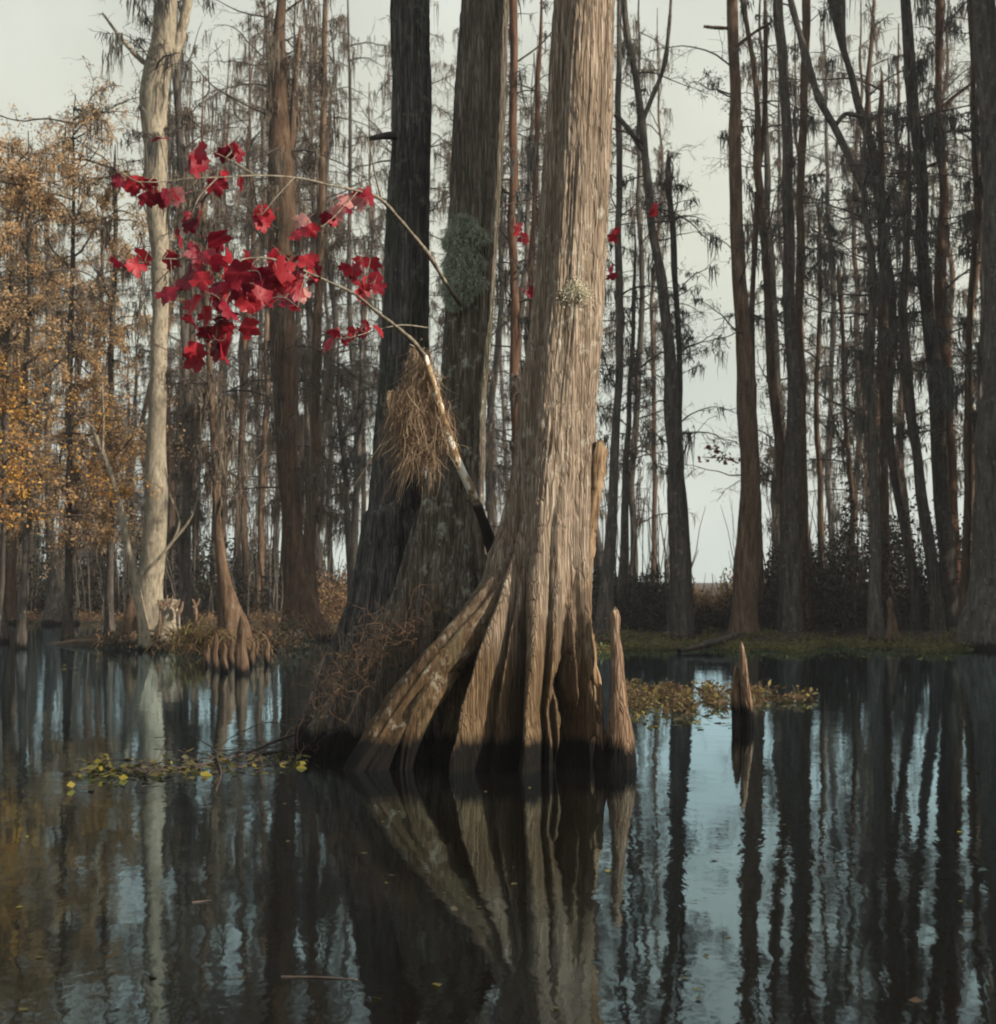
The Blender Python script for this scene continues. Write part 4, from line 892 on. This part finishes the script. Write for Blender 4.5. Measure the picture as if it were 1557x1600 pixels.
# woods out of the picture on the right that shade the right shore
def side_woods():
    rng = rs(1100); mb = MB(); n = 60
    X = rng.uniform(13.5, 24, n); Y = rng.uniform(24.5, 33, n); z = np.linspace(-.2, 22, 12)
    P = np.stack([X[:, None] + .4 * rng.normal(0, .3, (n, 12)), Y[:, None] + rng.normal(0, .12, (n, 12)), np.tile(z, (n, 1))], -1)
    tubes(mb, P, np.outer(rng.uniform(.2, .35, n), np.linspace(1, .2, 12)), 7)
    C = np.stack([rng.uniform(13.5, 24, 7000), rng.uniform(24.5, 33, 7000), rng.uniform(0, 21, 7000)], -1)
    scatter(mb, rng, C, .55, .3, n=2)
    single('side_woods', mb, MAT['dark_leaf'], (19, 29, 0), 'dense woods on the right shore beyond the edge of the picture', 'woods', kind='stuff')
side_woods()

# ------------------------------------------------------------------ knees, stumps, logs
def knee(name, label, rows, D, seed, mat='knee_bark', group=None, sides=18, root=None, pname='knee'):
    """rows (x, y, width_px) top to foot; fluted cone with a knobbly top"""
    P = np.array([[*px(x, y, D), w_ * D / F / 2] for x, y, w_ in rows])[::-1]
    foot = P[0].copy(); P = np.vstack([[[foot[0], foot[1], -.3, foot[3] * 1.12]], P]) if foot[2] > -.2 else P
    path = smoothpath(P, 46); rng = rs(seed); th = np.arange(sides) * 2 * pi / sides
    u = np.tile(th / (2 * pi), (46, 1)); Z = np.repeat(path[:, 2:3], sides, 1)
    R = path[:, 3:4] * (1 + .16 * vnoise(u * 7, Z * .8, seed, 7) + .1 * vnoise(u * 14, Z * 2, seed + 1, 14) + .08 * vnoise(u * 5, Z * 9, seed + 2, 5))
    R[-1] *= .45
    V = np.stack([path[:, 0:1] + R * np.cos(th), path[:, 1:2] + R * np.sin(th), Z + .02 * vnoise(u * 9, Z * 3, seed + 5, 9)], -1)
    mb = MB(); i = np.arange(45)[:, None] * sides; j = np.arange(sides)[None]; j2 = (j + 1) % sides
    mb.add(np.concatenate([V.reshape(-1, 3), [path[-1, :3] + np.array([0, 0, .006])]]), np.stack([i + j, i + j2, i + sides + j2, i + sides + j], -1),
           [(45 * sides + a, 45 * sides + (a + 1) % sides, 46 * sides) for a in range(sides)])
    if root is not None: return part(pname, mb, MAT[mat], root)
    return single(name, mb, MAT[mat], (path[0, 0], D, 0), label, 'cypress knee', group)
knee('cypress_knee', 'tall slender knobbed knee beside the right foot of the sunlit cypress', [(960, 951, 7), (960, 958, 13), (962, 970, 14), (961, 985, 13), (964, 1020, 17), (966, 1060, 21), (968, 1100, 28), (970, 1150, 42), (972, 1195, 52)], 11.75, 1)
knee('cypress_knee', 'short splintered knee squeezed between the sunlit cypress and the tall slender knee', [(938, 1070, 4), (939, 1085, 9), (937, 1120, 14), (940, 1160, 20), (940, 1198, 24)], 11.8, 2)
knee('cypress_knee', 'taller sharp knee of the pair standing in open water on the right', [(1159, 1004, 4), (1160, 1015, 9), (1163, 1045, 13), (1166, 1080, 16), (1170, 1110, 18), (1172, 1134, 20)], 15., 3)
knee('cypress_knee', 'lower dark half of the knee pair in open water on the right', [(1150, 1040, 4), (1151, 1056, 10), (1150, 1085, 14), (1152, 1115, 16), (1154, 1133, 18)], 15.05, 4)
knee('cypress_knee', 'tan knee on the right bank below the slanting trunks', [(1392, 934, 5), (1391, 942, 11), (1392, 954, 9), (1394, 968, 14), (1395, 985, 18), (1396, 1000, 22)], 33., 5, 'brown_bark')
for k, (x, yt, yb, w_, lab) in enumerate(((337, 990, 1046, 9, 'thin pale knee at the left of the knee cluster'), (350, 1005, 1050, 10, 'short knee second from the left in the knee cluster'), (378, 962, 1052, 16, 'tall sunlit knee in the middle of the knee cluster'), (395, 1000, 1040, 8, 'small knee right of the tall sunlit one in the cluster'), (402, 1002, 1030, 6, 'stubby dark knee tucked behind the small one in the cluster'), (362, 996, 1040, 8, 'narrow knee just left of the tall sunlit one'), (325, 1006, 1040, 7, 'low peg at the far left of the knee cluster'), (418, 1000, 1038, 8, 'small knee at the right end of the knee cluster'))):
    D = CH * F / (yb - HOR)
    knee('cypress_knee', lab, [(x, yt, w_ * .35), (x + 1, yt + 8, w_ * .7), (x - 1, (yt + yb) / 2, w_), (x + 1, yb, w_ * 1.5)], D, 20 + k, 'brown_bark', group='knees in the water before the left islet')
knee('cypress_knee', 'small pale peg standing in the water right of the knee cluster', [(452, 983, 4), (452, 988, 8), (454, 996, 7), (456, 1004, 8)], 34., 30)
knee('tree_stump', 'cone-shaped reddish stump at the foot of the leaning maple', [(214, 915, 6), (212, 935, 18), (210, 955, 28), (207, 980, 40), (206, 1000, 48)], 32.4, 31, 'brown_bark')['category'] = 'stump'
def stump():
    rows = [(264, 936, 30), (263, 945, 28), (266, 965, 30), (264, 985, 38), (262, 1010, 48)]
    root = thing('tree_stump', 'broken pale hollow stump with mossy splinters between the cream trunk and the cone-footed cypress', 'stump', (px(262, 1010, 32.)[0], 32., .05))
    knee('x', '', rows, 32., 33, 'pale_bark', root=root, pname='bole')
    mb = MB(); rng = rs(34)
    for x0, y0, x1, y1 in ((252, 950, 262, 930), (262, 948, 270, 931), (272, 950, 281, 936), (278, 960, 286, 940), (250, 945, 246, 938), (246, 1000, 250, 950), (306, 985, 303, 940), (303, 950, 312, 935), (306, 960, 300, 935)):
        p = smoothpath([px(x0, y0, 31.7), px((x0 + x1) / 2 + 2, (y0 + y1) / 2, 31.7), px(x1, y1, 31.7)], 8); tubes(mb, p[None], np.linspace(.06, .015, 8)[None], 6)
    part('splinters', mb, MAT['knee_bark'], root)
stump()
def tuft(label, x, y, D, n, L, seed, mat='scrub', spread=.35):
    rng = rs(seed); c = px(x, y, D); mb = MB(); K = 6
    a = rng.uniform(0, 2 * pi, n); d = np.stack([np.cos(a) * .6, np.sin(a) * .6, rng.uniform(.3, 1.2, n)], -1); P = np.empty((n, K, 3)); P[:, 0] = c + rng.normal(0, spread, (n, 3)) * np.array([1, .6, .2])
    l = L * rng.uniform(.4, 1, n)
    for k in range(1, K):
        d[:, 2] -= .28; d += rng.normal(0, .08, (n, 3)); P[:, k] = P[:, k - 1] + d / np.linalg.norm(d, axis=1, keepdims=True) * (l / 5)[:, None]
    ribbons(mb, P, np.outer(rng.uniform(.006, .016, n), [.8, 1, 1, .8, .5, .2]), rng)
    return single('grass_tuft', mb, MAT[mat], c, label, 'grass tuft')
tuft('tan tuft of drooping dry grass between the stump and the knee cluster', 312, 1000, 29, 420, .9, 60, 'float_leaf', .3)
tuft('mossy brown tuft on the islet under the cream trunk', 240, 1002, 32.2, 260, .5, 61, 'scrub', .6)
tuft('dry brown tuft around the foot of the cone-footed cypress', 345, 1012, 29, 300, .6, 62, 'scrub', .5)
tuft('low tan grass spread over the muddy islet right of the cone-footed cypress', 395, 1000, 32.5, 500, .6, 64, 'scrub', .45)
tuft('brown grass heap at the foot of the big dark brown cypress', 430, 985, 36, 420, .8, 63, 'scrub', .9)
def islet_brush():
    rng = rs(65); mb = MB(); N = 2600
    x = np.where(rng.random(N) < .6, rng.uniform(165, 330, N), rng.uniform(300, 480, N)); D = rng.uniform(31.2, 34.5, N); h = .25 + .5 * np.clip(vnoise(x / 24, x * 0, 66), 0, 1)
    scatter(mb, rng, np.stack([(x - 778.5) / F * D, D, .02 + h * rng.uniform(0, 1, N)**1.3], -1), .09, .07, n=3)
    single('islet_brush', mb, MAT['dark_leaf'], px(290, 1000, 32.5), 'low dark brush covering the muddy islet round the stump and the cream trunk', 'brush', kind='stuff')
islet_brush()
def log(name, label, rows, r, mat, seed):
    p = smoothpath([px(*q) for q in rows], 24); mb = MB(); rng = rs(seed)
    tubes(mb, p[None], (np.interp(np.linspace(0, 1, 24), np.linspace(0, 1, len(r)), r) * (1 + .1 * rng.normal(0, 1, 24)))[None], 9)
    return single(name, mb, MAT[mat], p[0], label, 'log')
log('fallen_log', 'grey fallen log slanting into the water from the right bank', [(1062, 1018, 29.5), (1100, 1008, 30.5), (1128, 1000, 31.5), (1152, 992, 32.5)], [.05, .07, .08, .06], 'grey_bark', 3)

# ------------------------------------------------------------------ tangle on the roots and things afloat
def tangle():
    rng = rs(70); mb = MB(); n = 460; K = 10
    xs = rng.uniform(490, 690, n); ys = np.interp(xs, [480, 560, 620, 700], [1130, 1040, 1000, 960]) + rng.normal(0, 26, n)
    P = np.empty((n, K, 3)); P[:, 0] = [px(x, y, 12.2 + rng.uniform(-.25, .35)) for x, y in zip(xs, ys)]
    d = rng.normal(0, 1, (n, 3)); d[:, 2] = abs(d[:, 2]) * .7 + .2; L = rng.uniform(.12, .6, n)
    for k in range(1, K):
        d += rng.normal(0, .3, (n, 3)); d[:, 2] -= .12; d /= np.linalg.norm(d, axis=1, keepdims=True)
        P[:, k] = P[:, k - 1] + d * (L / (K - 1))[:, None]
    P[:, :, 2] = np.maximum(P[:, :, 2], .02)
    tubes(mb, P, np.outer(rng.uniform(.0012, .0034, n), np.linspace(1, .25, K)), 4)
    t = bark('dry_vine', (.05, .032, .022), (.10, .065, .042), (.16, .105, .07), 8, wet=0)
    single('vine_tangle', mb, t, px(590, 1060, 12.75), 'tangle of dry brown vines draped over the dark left roots', 'vines')
tangle()
def on_water(x, y): D = CH * F / (y - HOR) ; return px(x, y, D) * np.array([1, 1, 0])
def floats():
    rng = rs(71)
    # mat of floating plants by the knees on the right
    mb = MB(); C = []
    while len(C) < 1500:
        x = rng.uniform(975, 1275); y = rng.normal(1093, 13)
        w_ = np.interp(x, [975, 1000, 1060, 1140, 1200, 1280], [22, 30, 30, 22, 14, 6])
        if abs(y - np.interp(x, [980, 1140, 1280], [1096, 1092, 1088])) > w_ * .9: continue
        if vnoise(np.array(x / 17), np.array(y / 7), 12) < -.05 or rng.random() < np.interp(x, [1120, 1260], [0, .75]): continue
        C.append(on_water(x, y) + np.array([0, 0, rng.uniform(.005, .07)]))
    C = np.array(C); scatter(mb, rng, C[:900], .05, .05, flat=.6, n=3, asp=.5); scatter(mb, rng, C[900:1250], .11, .04, flat=.7, n=2, asp=.38); scatter(mb, rng, C[1250:], .15, .03, flat=.5, n=1, asp=.3)
    q = C[rng.integers(0, len(C), 700)]; d = rng.normal(0, 1, (700, 3)) * np.array([1, 1, .25]); d /= np.linalg.norm(d, axis=1, keepdims=True); l = rng.uniform(.05, .28, 700)[:, None]
    ribbons(mb, np.stack([q, q + d * l * .5 + np.array([0, 0, .02]), q + d * l], 1), np.full((700, 3), .004), rng)
    single('floating_plants', mb, MAT['float_leaf'], on_water(1090, 1095), 'brown and yellow mat of floating plants around the knee pair', 'water plants', kind='stuff')
    mb = MB(); C = np.array([on_water(rng.uniform(985, 1180), rng.uniform(1115, 1138)) for _ in range(40)]) + np.array([0, 0, .006]); scatter(mb, rng, C, .1, .02, flat=.06, n=1, asp=.8)
    C = np.array([on_water(rng.uniform(60, 130), rng.normal(1045, 6)) for _ in range(14)] + [on_water(rng.uniform(1200, 1500), rng.uniform(1018, 1030)) for _ in range(60)]) + np.array([0, 0, .006]); scatter(mb, rng, C, .11, .05, flat=.06, n=1, asp=.8)
    C = np.array([on_water(rng.uniform(-20, 1580), rng.uniform(1060, 1570)) for _ in range(60)]) + np.array([0, 0, .004]); scatter(mb, rng, C, .045, .02, flat=.06, n=1, asp=.7)
    single('floating_leaves', mb, MAT['yellow_leaf'], on_water(1080, 1125), 'single yellow leaves lying on the open water', 'leaves', kind='stuff')
    # twigs and yellow leaves in front on the left
    mb = MB(); P = []
    def stick(rows, r):
        nonlocal mb
        p = smoothpath([on_water(*q) + np.array([0, 0, h]) for *q, h in rows], 16); tubes(mb, p[None], np.linspace(r, r * .4, 16)[None], 6)
    stick([(500, 1152, .12), (440, 1163, .06), (380, 1180, .02), (300, 1197, .012), (225, 1205, .01)], .016)
    stick([(345, 1186, .03), (320, 1168, .05), (290, 1160, .07), (240, 1160, .05)], .009)
    stick([(420, 1170, .03), (370, 1200, .012), (330, 1208, .01)], .009); stick([(470, 1158, .1), (420, 1150, .14), (380, 1158, .1), (330, 1180, .03)], .007)
    stick([(340, 1188, .03), (345, 1215, .01), (338, 1232, .0)], .01); 
    for _ in range(50):
        x = rng.uniform(180, 470); y = np.interp(x, [180, 470], [1205, 1175]) + rng.normal(0, 10); stick([(x, y, .01), (x + rng.normal(0, 18), y + rng.normal(0, 5), rng.uniform(.0, .07)), (x + rng.normal(0, 38), y + rng.normal(0, 7), .01)], .004)
    single('floating_branch', mb, MAT['twig'], on_water(480, 1160), 'dark dead branch lying on the water left of the root flare', 'branch')
    for rows, r, lab in (([(440, 1518, .0), (500, 1520, .004), (560, 1522, .0)], .006, 'thin straw drifting on the dark water near the bottom of the picture'), ([(300, 1405, .0), (330, 1402, .004)], .008, 'short twig drifting on the dark water below the cream trunk reflection')):
        mb = MB(); stick(rows, r); single('floating_stick', mb, MAT['twig'], on_water(*rows[0][:2]), lab, 'stick')
    mb = MB(); C = []
    for _ in range(330):
        x = rng.uniform(115, 480); y = np.interp(x, [115, 300, 480], [1208, 1200, 1180]) + rng.normal(0, 9); C.append(on_water(x, y) + np.array([0, 0, rng.uniform(.004, .03)]))
    for _ in range(60): C.append(on_water(rng.normal(165, 22), rng.normal(1202, 7)) + np.array([0, 0, rng.uniform(.01, .06)]))
    scatter(mb, rng, np.array(C), .08, .02, flat=.25, n=1, asp=.6)
    single('floating_leaves', mb, MAT['yellow_leaf'], on_water(165, 1205), 'yellow-green leaves caught along the dead branch floating on the left', 'leaves', kind='stuff')
floats()
def haze():
    mb = MB(); x, y0, y1, z0, z1 = 420, -320, 470, -1.6, 30
    mb.add([(-x, y0, z0), (x, y0, z0), (x, y1, z0), (-x, y1, z0), (-x, y0, z1), (x, y0, z1), (x, y1, z1), (-x, y1, z1)], [(0, 3, 2, 1), (4, 5, 6, 7), (0, 1, 5, 4), (1, 2, 6, 5), (2, 3, 7, 6), (3, 0, 4, 7)])
    m = bpy.data.materials.new('haze'); m.use_nodes = True; t = m.node_tree; t.nodes.clear()
    o = t.nodes.new('ShaderNodeOutputMaterial'); v = t.nodes.new('ShaderNodeVolumePrincipled'); t.links.new(v.outputs[0], o.inputs['Volume'])
    v.inputs['Color'].default_value = (.86, .87, .9, 1); v.inputs['Density'].default_value = .0006; v.inputs['Anisotropy'].default_value = .1
    single('haze', mb, m, (0, 0, 0), 'thin pale morning haze filling the swamp air', 'haze', kind='stuff', smooth=False)
haze()
def sprig():
    rng = rs(90); root = thing('red_leaf_sprig', 'tiny sprig of dark red leaves reaching into the bright sky gap from the gap-side cypress', 'sprig', px(1152, 722, 34.6)); mb = MB(); L = MB()
    sp = [spine([(1154, 724, 34.8), (1135, 716, 34.7), (1115, 715, 34.6), (1098, 714, 34.6)], 10, [.02, .01]), spine([(1135, 716, 34.7), (1120, 702, 34.6), (1108, 700, 34.6)], 8, [.012, .008])]
    for s, r in sp: tubes(mb, s[None], r[None], 5)
    C = np.concatenate([s for s, _ in sp]); part('twig', mb, MAT['twig'], root); scatter(L, rng, C, .11, .07, n=4, asp=.8); part('leaves', L, MAT['red_dark'] if 'red_dark' in MAT else leafmat('dark_red', [(.16, .02, .02), (.28, .04, .03)], .3), root)
sprig()
